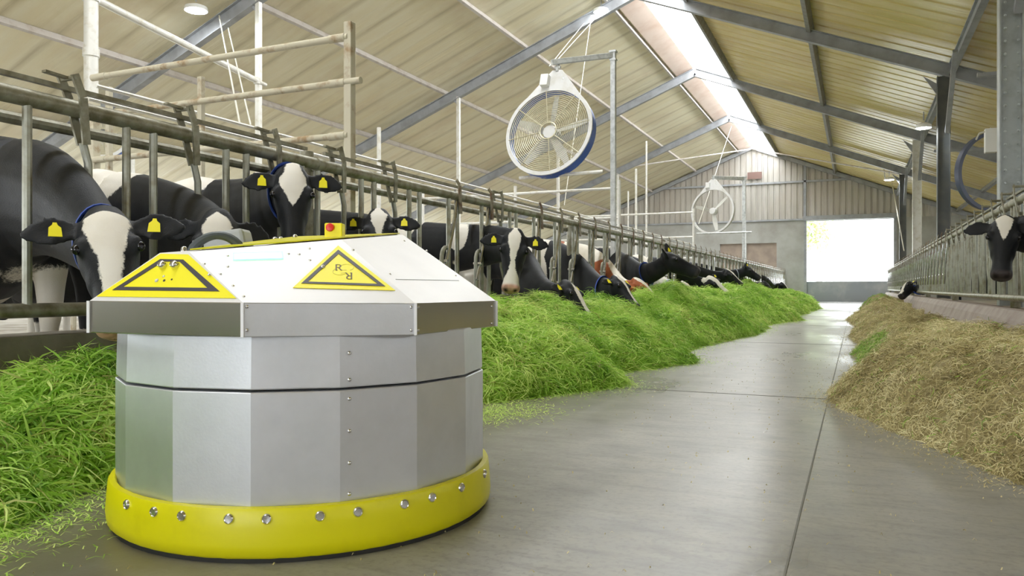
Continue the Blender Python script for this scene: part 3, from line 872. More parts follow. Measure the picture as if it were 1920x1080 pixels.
def rivet(parent, p, nrm, r=0.006, mat='bolt', name='rivet'):
    q = Vector((0, 0, 1)).rotation_difference(Vector(nrm).normalized()).to_matrix()
    return MB().lathe([(r, -0.001), (r, r * .3), (r * .6, r * .65), (0.001, r * .8)], 10, p, q).build(name, mat, parent, 60)
# riveted seam just right of the 7.5 degree edge
def facet_pt(px, py, rad=RB):
    """hit the faceted shell with the ray through a photo pixel; returns local point and normal"""
    d = Vector(((px - 960) / FPX, 1, (540 - py) / FPX)); best = None
    for k in range(16):
        a, b = 2 * pi * k / 16, 2 * pi * (k + 1) / 16
        P0 = Vector((CX + sin(a) * rad, CF - cos(a) * rad, 0)); P1 = Vector((CX + sin(b) * rad, CF - cos(b) * rad, 0))
        n = Vector((sin((a + b) / 2), -cos((a + b) / 2), 0))
        if n.dot(d) >= 0: continue
        t = n.dot(P0) / n.dot(d); h = d * t
        e = P1 - P0; q = (h - P0).dot(e) / e.length_squared
        if 0 <= q <= 1:
            best = (Vector((h.x - CX, h.y - CF, h.z + CAMZ)), n)
    return best
for py in (662, 712):
    p, n = facet_pt(655, py); rivet(upper, p, n)
for py in (748, 808, 868, 926):
    p, n = facet_pt(655, py); rivet(lower, p, n)
# bumper skirt
bp_ = [(0.624, 0.012), (0.636, 0.022), (0.639, 0.05), (0.636, 0.10), (0.632, 0.143), (0.628, 0.150), (0.612, 0.152), (0.606, 0.145), (0.606, 0.02)]
bump = MB().lathe(bp_, 64, closed=True).build('bumper', 'yellow', rb, 50)
MB().lathe([(0.60, 0.0), (0.625, 0.0), (0.625, 0.014), (0.60, 0.014)], 48, closed=True).build('rubber_lip', 'rubber', rb, 40)
def cyl_pt(px, py, rad):
    dx = (px - 960) / FPX
    # |t*(dx,1) - (CX,CF)| = rad, nearest
    A = dx * dx + 1; B = -2 * (dx * CX + CF); C_ = CX * CX + CF * CF - rad * rad
    disc = B * B - 4 * A * C_
    if disc < 0: return None
    t = (-B - math.sqrt(disc)) / (2 * A)
    return Vector((t * dx - CX, t - CF, CAMZ + t * (540 - py) / FPX))
for px in (238, 289, 341, 429, 500, 600, 671, 758, 810, 865, 908):
    p = cyl_pt(px, 960, 0.634)
    if p is None: continue
    n = Vector((p.x, p.y, 0)).normalized(); p.z = 0.124
    q = Vector((0, 0, 1)).rotation_difference(n).to_matrix()
    MB().lathe([(0.0145, -0.004), (0.0145, 0.003), (0.0115, 0.006), (0.0100, 0.0035), (0.001, 0.003)], 18, p, q).build('bumper_bolt', 'bolt', bump, 50)
for k in range(9):     # the unseen side carries the same bolts
    a = radians(110 + 18 * k); n = Vector((sin(a), -cos(a), 0)); p = n * 0.634; p.z = 0.124
    q = Vector((0, 0, 1)).rotation_difference(n).to_matrix()
    MB().lathe([(0.0145, -0.004), (0.0145, 0.003), (0.0115, 0.006), (0.0100, 0.0035), (0.001, 0.003)], 18, p, q).build('bumper_bolt', 'bolt', bump, 50)

# lid: eight sided hipped top
Mx = Vector((-0.969, 2.135, 0)); nv = Vector((.32, .947, 0)); lv = Vector((.947, -.32, 0))
def AL(a, l, z): 
    p = Mx + nv * a + lv * l; return LC(p.x, p.y, z)
eave = [LC(-1.22, 2.22, .713), LC(-.718, 2.05, .711), LC(-.28, 2.22, .706), LC(-.058, 2.77, .704), AL(1.19, .265, .706), AL(1.19, -.265, .708), AL(.893, -.585, .71), AL(.301, -.545, .712)]
def ray_plane(tri, px, py):
    P0, P1, P2 = tri; n = (P1 - P0).cross(P2 - P0).normalized()
    d = Vector(((px - 960) / FPX, 1, (540 - py) / FPX)); o_ = LC(0, 0, CAMZ)
    return o_ + d * (n.dot(P0 - o_) / n.dot(d))
tB = LC(-.934, 2.224, .855)
tA = ray_plane((eave[0], eave[1], tB), 300, 474)
tC = ray_plane((eave[1], eave[2], tB), 640, 449)
tD = ray_plane((eave[2], eave[3], tC), 755, 440)
top = [tA, tB, tC, tD, AL(.96, -.22, .952), AL(.443, -.30, .872)]
vs = eave + top
fs = [(0, 1, 9, 8), (1, 2, 10, 9), (2, 3, 11, 10), (3, 4, 11), (4, 5, 12, 11), (5, 6, 12), (6, 7, 13, 12), (7, 0, 8, 13), (8, 9, 10), (8, 10, 13), (10, 11, 12), (10, 12, 13)]
lid = MB().add(vs + [LC(-.72, 2.71, .70)], fs + [((k + 1) % 8, k, 14) for k in range(8)]).build('lid', 'lid', rb, 0)
# stainless band around the eave
band = []
def off(p, k): 
    c = Vector((p.x, p.y, 0)) * k; return Vector((c.x, c.y, p.z))
mb = MB()
names_band = []
for k in range(8):
    a, b = eave[k], eave[(k + 1) % 8]
    up = Vector((0, 0, -0.092)); i0, i1 = off(a, 0.985), off(b, 0.985)
    bb = MB().add([a, b, b + up, a + up, i0, i1, i1 + up, i0 + up], [(0, 1, 2, 3), (7, 6, 5, 4), (0, 4, 5, 1), (3, 2, 6, 7), (0, 3, 7, 4), (1, 5, 6, 2)])
    names_band.append(bb.build('eave_band', 'stainless' if k in (0, 2, 4, 6, 7) else 'steel_panel', lid, 0, bevel=0.002))
# pale folded corner strips
for k in range(8):
    a = eave[k]
    MB().bar(a + Vector((a.x, a.y, 0)) * 0.004, a + Vector((a.x, a.y, 0)) * 0.004 + Vector((0, 0, -0.092)), 0.008, 0.008, (1, 0, 0)).build('corner_strip', 'lid', lid, 0)
def on_plane(tri, px, py, lift=0.002):
    """the point of a lid panel seen through a photo pixel, lifted off the sheet"""
    P0, P1, P2 = tri
    n = (P1 - P0).cross(P2 - P0).normalized()
    if n.z < 0: n = -n
    d = Vector(((px - 960) / FPX, 1, (540 - py) / FPX)); o = LC(0, 0, CAMZ)
    t = n.dot(P0 - o) / n.dot(d)
    return o + d * t + n * lift, n
nose = (eave[0], eave[1], top[1]); side = (eave[1], eave[2], top[1]); flank = (eave[2], eave[3], top[2])
def decal(tri, pix, name, mat, parent, lift=0.001, th=0.0015):
    ps = [on_plane(tri, x, y, lift)[0] for x, y in pix]; n = on_plane(tri, *pix[0])[1]
    return MB().prism(ps, n * th).build(name, mat, parent, 0)
def decal_frame(tri, po, pi_, name, mat, parent, lift=0.0027, th=0.0012):
    a = [on_plane(tri, x, y, lift)[0] for x, y in po]; b = [on_plane(tri, x, y, lift)[0] for x, y in pi_]; n = on_plane(tri, *po[0])[1]
    return MB().frame_prism(a, b, n * th).build(name, mat, parent, 0)
st = decal(nose, [(182, 556.5), (444, 560), (354, 478), (302, 476.5)], 'nose_sticker', 'yellow_sticker', lid)
decal_frame(nose, [(212, 545), (413, 547.5), (345, 488), (302, 487)], [(232, 539), (390, 541), (338, 492), (307, 491.5)], 'sticker_border', 'black_ink', st)
for px in (307, 330):
    p, n = on_plane(nose, px, 500, 0.0)
    q = Vector((0, 0, 1)).rotation_difference(n).to_matrix()
    MB().lathe([(0.0125, 0), (0.0125, 0.004), (0.0105, 0.016), (0.009, 0.018), (0.001, 0.019)], 20, p, q).build('sensor_barrel', 'bolt', lid, 50)
for px, py, r, mt in ((295, 527, .006, 'white_plastic'), (308, 519, .004, 'white_plastic'), (309, 527, .004, 'black_ink'), (323, 525, .003, 'black_ink')):
    p, n = on_plane(nose, px, py, 0.0022); rivet(st, p, n, r, mt, 'button')
tr = decal(side, [(549, 540.5), (741, 545.5), (634, 461.5)], 'triangle_sticker', 'yellow_sticker', lid)
decal_frame(side, [(565, 533), (722, 538.5), (634, 470)], [(577, 530), (708, 534), (634.5, 477.5)], 'sticker_border', 'black_ink', tr)
p, n = on_plane(side, 605, 502, 0.003); rivet(tr, p, n, .007, 'bolt', 'rivet')
# mirrored pair of R letters over a faint swirl
def letter_R(tri, x0, y0, w, h, flip, parent):
    S = []
    def seg(a, b, th): S.append((a, b, th))
    # glyph in unit square, y down
    sg = [((.10, .04), (.10, .96), .20), ((.0, .06), (.6, .06), .11), ((.0, .94), (.28, .94), .11), ((.1, .50), (.55, .50), .11),
          ((.55, .06), (.74, .18), .16), ((.74, .16), (.74, .38), .18), ((.74, .36), (.55, .50), .16), ((.45, .50), (.86, .94), .18), ((.78, .94), (1.0, .94), .11)]
    mb = MB(); n = on_plane(tri, x0, y0)[1]
    for (a, b, th) in sg:
        if flip:
            a, b = (1 - a[0], 1 - a[1]), (1 - b[0], 1 - b[1])
        A = on_plane(tri, x0 + a[0] * w, y0 + a[1] * h, 0.003)[0]; B = on_plane(tri, x0 + b[0] * w, y0 + b[1] * h, 0.003)[0]
        mb.bar(A, B, th * w * 0.0017, 0.001, n)
    return mb.build('letter', 'logo_ink', parent, 0)
letter_R(side, 629, 497, 12.5, 12, False, tr)
letter_R(side, 647, 512.5, 13, 13, True, tr)
sw = MB(); n = on_plane(side, 640, 505)[1]
for cx_, cy_, a0, a1 in ((650, 503, -150, 60), (637, 511, 30, 240)):
    pts = [on_plane(side, cx_ + 13 * cos(radians(a0 + (a1 - a0) * i / 12)), cy_ + 6 * sin(radians(a0 + (a1 - a0) * i / 12)), 0.0026)[0] for i in range(13)]
    sw.tube(pts, 0.0008, 5)
for a, b in (((640, 508), (650, 508)), ((639, 513.5), (648, 513))):
    sw.bar(on_plane(side, *a, 0.0026)[0], on_plane(side, *b, 0.0026)[0], 0.002, 0.001, n)
sw.build('logo_swirl', 'logo_pale', tr, 0)
led = decal(side, [(437, 488.5), (531, 486), (530, 473), (437, 475.5)], 'light_bar', 'led_edge', lid, 0.001, 0.002)
decal(side, [(440, 487), (528, 484.5), (527, 475.5), (440, 478)], 'light_strip', 'led_green', led, 0.0032, 0.001)
for px, py in ((383, 495), (427, 500), (427, 480), (413, 514), (437, 536), (457, 556), (541, 476), (561, 477), (580, 466), (581, 488), (392, 515), (662, 469), (668, 485)):
    p, n = on_plane(side, px, py, 0.0)
    if px > 560 and px < 600 or px < 560 or px == 662: rivet(lid, p, n, .0045)
for px, py in ((758, 452), (731, 514), (854, 517), (800, 470)):
    p, n = on_plane(flank, px, py, 0.0); rivet(lid, p, n, .0045)
# rivets on the band
for px, py, k in ((463, 575, 1), (463, 619, 1), (771, 576, 1), (771, 619, 1), (784, 576, 2), (784, 619, 2), (922, 574, 2), (922, 606, 2)):
    a, b = eave[k], eave[k + 1]; nn = Vector((0, 0, 1)).cross(b - a).normalized()
    if nn.dot(Vector((a.x, a.y, 0))) < 0: nn = -nn
    o_ = LC(0, 0, CAMZ); d = Vector(((px - 960) / FPX, 1, (540 - py) / FPX)); t = nn.dot(a - o_) / nn.dot(d)
    rivet(names_band[k], o_ + d * t, nn, .005)
# access hatch seam on the flank
a_, nn = on_plane(flank, 742, 524, 0.0006); b_, _ = on_plane(flank, 860, 526, 0.0006)
MB().bar(a_, b_, 0.0025, 0.0008, nn).build('hatch_seam', 'grey_plastic', lid, 0)
# yellow deck plate
deck = [top[0].lerp(top[1], .9), top[1].lerp(top[2], .1), top[2], top[3], top[4], AL(.60, -.08, .916)]
deck = [p + Vector((0, 0, .004)) for p in deck]
cen = sum(deck, Vector()) / 6
deck = [cen + (p - cen) * 0.97 for p in deck]
dk = MB().add([*deck, *[p + Vector((0, 0, .004)) for p in deck]], [(6, 7, 8), (6, 8, 11), (8, 9, 10), (8, 10, 11), (0, 2, 1), (0, 5, 2), (2, 4, 3), (2, 5, 4)] + [(k, (k + 1) % 6, 6 + (k + 1) % 6, 6 + k) for k in range(6)]).build('deck_plate', 'yellow', lid, 0)
# emergency stop housing
def deck_z(r, f):
    p = LC(r, f, 0); q = p + Vector((CX, CF, 0)) - Mx
    return 0.86 + 0.115 * (q.dot(nv) - 0.095)
def T(px, py, t): return LC((px - 960) / FPX * t, t, CAMZ + (540 - py) / FPX * t)
p = T(628, 450, 2.62)
eb = MB().box((p.x, p.y, p.z + .010), (0.060, 0.05, 0.092)).build('stop_box', 'yellow_sticker', rb, 0, bevel=0.004)
MB().lathe([(0.013, 0), (0.0145, 0.005), (0.013, 0.010), (0.004, 0.012)], 20, (p.x - .010, p.y - .0245, p.z + .040), Matrix.Rotation(radians(80), 3, 'X')).build('stop_button', 'red', eb, 50)
# carrying handle and grey sensor housing
h0 = T(358, 470, 2.36); h1 = T(452, 464, 2.40)
pts = []
for i in range(17):
    q = i / 16; b = h0.lerp(h1, q); b.z = h0.z + (h1.z - h0.z) * q + 0.054 * min(1.0, (sin(pi * q) ** 0.55) * 1.0) - .012
    pts.append(b)
MB().tube(pts, [0.0125 + 0.003 * abs(2 * i / 16 - 1) for i in range(17)], 10).build('handle', 'dark_plastic', rb)
p = T(428, 452, 2.62)
MB().box((p.x, p.y, p.z + .002), (0.145, 0.10, 0.062), Matrix.Rotation(radians(-8), 3, 'Y'), 0.93).build('sensor_housing', 'grey_plastic', rb, 0, bevel=0.012)
for px, py, t in ((515, 446, 2.8), (526, 445.5, 2.8), (553, 441, 2.9), (345, 464, 2.4), (361, 466, 2.38), (380, 467, 2.4), (690, 443, 2.9), (699, 443, 2.9)):
    p = T(px, py + 2, t)
    MB().lathe([(0.009, -.012), (0.009, 0.002), (0.006, 0.006), (0.001, 0.007)], 10, p).build('deck_bolt', 'bolt', rb, 50)

# ------------------------------------------------------------------ cows
def superring(c, ux, uz, hx, h_up, h_dn, n=20, e=2.3):
    out = []
    for k in range(n):
        a = 2 * pi * k / n; ca, sa = cos(a), sin(a)
        x = math.copysign(abs(ca) ** (2 / e), ca) * hx
        z = math.copysign(abs(sa) ** (2 / e), sa) * (h_up if sa > 0 else h_dn)
        out.append(c + ux * x + uz * z)
    return out
def loft(mb, rings):
    n = len(rings[0]); vs = [p for r in rings for p in r]; fs = []
    for i in range(len(rings) - 1):
        for k in range(n):
            l = (k + 1) % n
            fs.append((i * n + k, i * n + l, (i + 1) * n + l, (i + 1) * n + k))
    c0 = len(vs); vs.append(sum(rings[0], Vector()) / n); vs.append(sum(rings[-1], Vector()) / n)
    for k in range(n):
        l = (k + 1) % n
        fs.append((l, k, c0)); fs.append(((len(rings) - 1) * n + k, (len(rings) - 1) * n + l, c0 + 1))
    mb.add(vs, fs)
def ell(mb, c, r, ax=None, n=12):
    vs = []; fs = []
    ax = ax or (Vector((1, 0, 0)), Vector((0, 1, 0)), Vector((0, 0, 1)))
    m = n // 2
    for i in range(1, m):
        t = pi * i / m
        for k in range(n):
            a = 2 * pi * k / n
            vs.append(c + ax[0] * (sin(t) * cos(a) * r[0]) + ax[1] * (sin(t) * sin(a) * r[1]) + ax[2] * (cos(t) * r[2]))
    T_ = len(vs); vs += [c + ax[2] * r[2], c - ax[2] * r[2]]
    for i in range(m - 2):
        for k in range(n):
            l = (k + 1) % n; fs.append((i * n + k, (i + 1) * n + k, (i + 1) * n + l, i * n + l))
    for k in range(n):
        l = (k + 1) % n; fs.append((T_, k, l)); fs.append((T_ + 1, (m - 2) * n + l, (m - 2) * n + k))
    mb.add(vs, fs)
def lerp_tab(tab, x):
    if x <= tab[0][0]: return tab[0][1]
    for (a, va), (b, vb) in zip(tab, tab[1:]):
        if x <= b: return va + (vb - va) * (x - a) / (b - a)
    return tab[-1][1]

HEAD = [(-.035, .045, .0, .06), (0, .082, .035, .11), (.05, .104, .052, .15), (.11, .116, .060, .175), (.17, .120, .062, .190), (.22, .112, .060, .192),
        (.28, .094, .056, .178), (.34, .078, .052, .163), (.40, .072, .052, .146), (.45, .077, .056, .138), (.495, .085, .056, .132), (.53, .080, .044, .112), (.553, .055, .020, .078)]

def make_cow(label, poll, muzzle, nguess, withers, bdir, blaze, body_thr=0.15, seed=1, skin=(0.05, 0.045, 0.045), coat='cow_black', ears=((0.95, .05, -.10), (0.95, .05, -.10)),
             tags=(1, 1), collar=None, vox=0.016, white_neck=None, category='cow', group='cows feeding at the left fence', chin_white=False, wscale=1.0, stand=0.15, poll_white=0.0, patches=(), tagside=None):
    poll = Vector(poll); muzzle = Vector(muzzle)
    F = (muzzle - poll); sc = min(max(F.length / 0.54, 0.95), 1.15); F.normalize()
    Nn = Vector(nguess); Nn = (Nn - F * Nn.dot(F)).normalized(); S = F.cross(Nn).normalized()   # S: the animal's left/right axis
    wv = Vector((withers[0], withers[1], stand)); bd = Vector((bdir[0], bdir[1], 0)).normalized(); bs = Vector((0, 0, 1)).cross(bd)
    H = withers[2] - stand
    k = H / 1.45
    mb = MB()
    up = Vector((0, 0, 1))
    # trunk, from the breast backwards; s runs from the shoulder point to the rump
    TR = [(-.16, .86, 1.16, .12), (-.06, .74, 1.30, .20), (.08, .66, 1.42, .245), (.22, .60, 1.45, .27), (.45, .54, 1.42, .33), (.75, .47, 1.39, .385), (1.05, .46, 1.385, .40),
          (1.30, .56, 1.41, .37), (1.50, .74, 1.42, .30), (1.66, .86, 1.38, .22), (1.76, .98, 1.28, .13)]
    rings = []
    for s, b, t, hw in TR:
        c = wv - bd * (s * k) + up * ((b + t) / 2 * k)
        h = (t - b) / 2 * k
        rings.append(superring(c, bs, up, hw * k, h, h, 22, 2.2))
    loft(mb, rings)
    # hip bones and shoulder
    for sg in (-1, 1):
        ell(mb, wv - bd * 1.30 * k + bs * (sg * .27 * k) + up * 1.33 * k, (.10 * k, .09 * k, .06 * k), (bd, bs, up))
        ell(mb, wv - bd * .08 * k + bs * (sg * .19 * k) + up * 1.0 * k, (.13 * k, .09 * k, .26 * k), (bd, bs, up))
        # front leg
        L0 = wv - bd * .10 * k + bs * (sg * .17 * k)
        mb.tube([L0 + up * .82 * k, L0 + up * .62 * k + bd * .02, L0 + up * .43 * k + bd * .02, L0 + up * .30 * k, L0 + up * .13 * k, L0 + up * .08 * k + bd * .02, L0 + bd * .05 + up * .004],
                [.12 * k, .078 * k, .058 * k, .038 * k, .042 * k, .048 * k, .062 * k], 12)
        # hind leg with stifle forward and hock back
        Lh = wv - bd * 1.52 * k + bs * (sg * .18 * k)
        mb.tube([Lh + up * 1.1 * k, Lh + up * .86 * k + bd * .08, Lh + up * .70 * k + bd * .10, Lh + up * .52 * k - bd * .08, Lh + up * .46 * k - bd * .10, Lh + up * .28 * k - bd * .07, Lh + up * .11 * k - bd * .05,
                 Lh + up * .07 * k - bd * .02, Lh + bd * .01 + up * .004],
                [.17 * k, .155 * k, .12 * k, .062 * k, .052 * k, .038 * k, .044 * k, .048 * k, .062 * k], 12)
    ell(mb, wv - bd * 1.32 * k + up * .58 * k, (.17 * k, .14 * k, .14 * k), (bd, bs, up))
    tb = wv - bd * 1.78 * k + up * 1.33 * k
    mb.tube([tb, tb - bd * .06 - up * .12, tb - bd * .07 - up * .5, tb - bd * .05 - up * .78, tb - bd * .05 - up * .95], [.035, .03, .022, .026, .04], 8)
    # neck: curve from the shoulder to behind the poll
    nb = wv + bd * (.02 * k) + up * (1.09 * k)
    he = poll + F * (.09 * sc) - Nn * (.10 * sc)
    dirh = (-Nn * .75 - F * .35).normalized()
    dist = (he - nb).length
    c1 = nb + bd * dist * .38; c2 = he + dirh * dist * .30
    def bez(q): return nb * (1 - q) ** 3 + c1 * 3 * q * (1 - q) ** 2 + c2 * 3 * q * q * (1 - q) + he * q ** 3
    def bezd(q): return ((c1 - nb) * 3 * (1 - q) ** 2 + (c2 - c1) * 6 * q * (1 - q) + (he - c2) * 3 * q * q).normalized()
    rings = []; nk = 12
    neckinfo = []
    for i in range(nk + 1):
        q = i / nk; c = bez(q); d = bezd(q)
        sd = (bs * (1 - q) + (S if S.dot(bs) > 0 else -S) * q)
        sd = (sd - d * sd.dot(d)).normalized(); u = d.cross(sd)
        if u.dot(up * (1 - q) + Nn * q * .6 + (-F) * q * .6) < 0: u = -u
        hh = lerp_tab([(0, .32), (.25, .27), (.55, .215), (.8, .165), (1, .135)], q) * k
        hw = lerp_tab([(0, .19), (.25, .155), (.55, .12), (.8, .102), (1, .092)], q) * k
        rings.append(superring(c, sd, u, hw, hh, hh * 1.05, 20, 2.1)); neckinfo.append((c, d, sd, u, hw, hh))
    loft(mb, rings)
    # head
    rings = []
    for s, hw, nf, nbk in HEAD:
        c = poll + F * (s * sc) + Nn * ((nf - nbk) / 2 * sc - .0)
        h = (nf + nbk) / 2 * sc
        rings.append(superring(c, S, Nn, hw * sc, h, h, 24, 2.45 if s < .42 else 2.2))
    loft(mb, rings)
    ell(mb, poll + F * (-.005 * sc) - Nn * .02 * sc, (.075 * sc, .05 * sc, .05 * sc), (S, F, Nn), 14)      # poll bump
    for sg in (-1, 1):
        ell(mb, poll + F * .165 * sc + S * (sg * .098 * sc) + Nn * (.022 * sc), (.034 * sc, .045 * sc, .036 * sc), (S, F, Nn))   # brow
        ell(mb, poll + F * .27 * sc + S * (sg * .066 * sc) - Nn * (.05 * sc), (.032 * sc, .10 * sc, .07 * sc), (S, F, Nn))        # cheek
        ell(mb, poll + F * .515 * sc + S * (sg * .042 * sc) + Nn * (.028 * sc), (.026 * sc, .028 * sc, .026 * sc), (S, F, Nn))    # nostril rim
    ell(mb, poll + F * .50 * sc - Nn * .085 * sc, (.05 * sc, .055 * sc, .035 * sc), (S, F, Nn))                                   # chin
    # ears: cupped leaves
    earinfo = []
    for sg, ev in ((-1, ears[0]), (1, ears[1])):
        E = (S * (sg * ev[0]) + F * ev[1] + Nn * ev[2]).normalized()
        eb = poll + F * .055 * sc + S * (sg * .085 * sc) - Nn * .035 * sc
        en = (Nn - E * Nn.dot(E)).normalized(); ew = E.cross(en)
        rr = []
        for q, w, t in ((0, .030, .026), (.15, .042, .018), (.35, .068, .013), (.55, .074, .012), (.78, .055, .011), (.93, .028, .010), (1.0, .008, .007)):
            c = eb + E * (q * .232 * sc)
            ring = []
            for j in range(16):
                a = 2 * pi * j / 16; x = cos(a) * w * sc; z = sin(a) * t * sc
                cup = (abs(cos(a)) ** 2) * .020 * sc * sin(pi * min(1, q + .1)) 
                ring.append(c + ew * x + en * (z + cup))
            rr.append(ring)
        loft(mb, rr)
        earinfo.append((eb, E, en, ew))
    me = bpy.data.meshes.new('cow'); me.from_pydata(mb.v, [], mb.f)
    tmp = bpy.data.objects.new('tmp', me); COL.objects.link(tmp)
    md = tmp.modifiers.new('r', 'REMESH'); md.mode = 'VOXEL'; md.voxel_size = vox
    sm = tmp.modifiers.new('s', 'SMOOTH'); sm.factor = 0.5; sm.iterations = 5 if vox > .012 else 8
    dg = bpy.context.evaluated_depsgraph_get()
    out = bpy.data.meshes.new_from_object(tmp.evaluated_get(dg)); bpy.data.objects.remove(tmp); bpy.data.meshes.remove(me)
    out.name = 'cow_body'
    nV = len(out.vertices); co = np.empty(nV * 3); out.vertices.foreach_get('co', co); co = co.reshape(-1, 3)
    P_ = np.array(poll); f_, n_, s_ = np.array(F), np.array(Nn), np.array(S)
    rel = (co - P_) / sc; hs, hn, hl = rel @ f_, rel @ n_, rel @ s_
    # body pattern field
    wn = np.array(wv); bl = (co - wn) @ np.array(bs) / k; bb_ = -(co - wn) @ np.array(bd) / k; bh = (co[:, 2] - stand) / k
    fld = np.empty(nV)
    for i in range(nV):
        fld[i] = noise.noise(Vector((bb_[i] * 1.35 * wscale + seed * 7.3, bl[i] * 1.1 + seed * 3.1, bh[i] * 1.25 * wscale + seed)))
    w = (fld - body_thr) * 0.35
    pw = np.full(nV, -9.0)
    for (pb, ph, pr) in patches:
        pw = np.maximum(pw, (pr - np.sqrt((bb_ - pb) ** 2 + (bh - ph) ** 2)) * .5 + fld * .12)
    # belly and lower legs white, head and most of the neck dark
    w = np.maximum(w, (0.34 - bh) * 0.5)
    nearneck = np.clip((-bb_ + 0.02) * 2.5, 0, 1)
    w = w - nearneck * (0.4 if white_neck is None else white_neck)
    w = np.maximum(w, pw)
    inhead = (hs > -.10) & (hs < .60) & (np.abs(hl) < .36) & (hn > -.30) & (hn < .15)
    w[inhead] = -0.1
    hwz = np.array([lerp_tab(blaze, x) for x in hs]) if blaze else np.full(nV, -1.0)
    nse = np.array([noise.noise(Vector((a * 14, b * 14, seed))) * .012 for a, b in zip(hs, hl)]) if blaze else 0
    face = inhead & (hn > .0) & (np.abs(hl) < .14)
    if blaze:
        w[face] = (hwz - np.abs(hl) + nse)[face]
        nose_m = inhead & (hs > .42) & (hwz > .045)
        if chin_white: w[inhead & (hs > .40)] = 0.1
    if poll_white:
        w[inhead & (hs < poll_white) & (np.abs(hl) < .10)] = 0.05
    a = out.attributes.new('white_patch', 'FLOAT', 'POINT'); a.data.foreach_set('value', w.astype(np.float32))
    mz = np.clip((hs - .485) / .02, 0, 1) * (inhead)
    nost = np.zeros(nV)
    for sg in (-1, 1):
        dd = np.sqrt(((hs - .540) / 1.0) ** 2 + (hl - sg * .040) ** 2 + ((hn - .018) * .8) ** 2)
        nost = np.maximum(nost, np.clip(1.6 - dd / .017, 0, 1))
    mouth = inhead & (hs > .46) & (np.abs(hn + .062) < .006) 
    earin = np.zeros(nV)
    a = out.attributes.new('muzzle', 'FLOAT', 'POINT')
    col = np.tile(np.array([*skin, 1.0]), (nV, 1))
    pkn = np.array([noise.noise(Vector(c) * 18) for c in co])
    spots = np.clip((pkn - .15) * 6, 0, 1)[:, None]
    col[:, :3] = col[:, :3] * (1 - .35 * spots)
    col[:, :3] = col[:, :3] * (1 - nost[:, None]) + np.array([.012, .010, .010]) * nost[:, None]
    col[mouth, :3] *= .25
    # dark fringe inside the ears
    for (eb, E, en, ew) in earinfo:
        re = (co - np.array(eb)) / sc; q = re @ np.array(E); x = re @ np.array(ew); z = re @ np.array(en)
        ins = (q > .03) & (q < .19) & (np.abs(x) < .04) & (z > -.02) & (z < .04)
        nrm = np.empty(nV * 3); out.vertices.foreach_get('normal', nrm); nrm = nrm.reshape(-1, 3)

    a.data.foreach_set('value', np.maximum(mz, nost).astype(np.float32))
    a = out.attributes.new('skin', 'FLOAT_COLOR', 'POINT'); a.data.foreach_set('color', col.astype(np.float32).ravel())
    out.transform(Matrix.Translation(-wv))
    out.materials.clear(); out.materials.append(M[coat]); out.shade_smooth()
    o = bpy.data.objects.new('cow', out); COL.objects.link(o); o.location = wv
    tag(o, label, category, group)
    # eyes
    for sg in (-1, 1):
        e_ = MB(); c = poll + F * .182 * sc + S * (sg * .116 * sc) + Nn * (.030 * sc) - wv
        ell(e_, c, (.020 * sc, .023 * sc, .021 * sc), (S, F, Nn), 14)
        e_.build('eye', 'eye', o, 80)
    for idx, (eb, E, en, ew) in enumerate(earinfo):
        if not tags[idx]: continue
        c = eb + E * (.105 * sc) + en * (.034 * sc) - wv
        dn = (up * -1 - en * (up * -1).dot(en)).normalized(); sd = dn.cross(en)
        pl = [c + sd * x + dn * y for x, y in ((-.022, -.002), (-.010, -.014), (-.007, -.026), (.007, -.026), (.010, -.014), (.022, -.002), (.025, .040), (-.025, .040))]
        MB().prism(pl, en * .003).build('ear_tag', 'tag_yellow', o, 0)
    if collar is not None:
        i = int(collar * nk); c, d, sd, u, hw, hh = neckinfo[i]
        ring = [c - wv + sd * (cos(a) * (hw + .012)) + u * (sin(a) * (hh * (1.05 if sin(a) < 0 else 1) + .010)) for a in [2 * pi * j / 28 for j in range(28)]]
        MB().tube(ring, 0.008, 6, closed=True, sx=2.6).build('collar', 'collar_blue' if seed % 2 else 'collar_pale', o, 60)
        MB().box(c - wv - u * (hh * 1.05 + .04), (.05, .09, .07)).build('collar_weight', 'collar_blue', o, 0, bevel=.01)
    return o

def dirto(p, k=1.0):
    """horizontal direction from a place toward the camera"""
    v = Vector((-p[0], -p[1], 0)).normalized(); return v

B_wide = [(-.05, -.03), (.0, -.01), (.03, .080), (.08, .090), (.15, .072), (.22, .052), (.30, .044), (.38, .040), (.46, .048)]
B_diam = [(-.05, .03), (.0, .05), (.07, .082), (.13, .075), (.22, .03), (.28, -.01), (.5, -.02)]
B_nar = [(-.02, .02), (.03, .058), (.10, .056), (.18, .036), (.28, .022), (.36, .030), (.42, .060), (.5, .085)]
B_tri = [(-.04, .0), (.0, .068), (.04, .066), (.20, .01), (.24, -.01), (.5, -.02)]
PINK = (0.62, 0.36, 0.27)

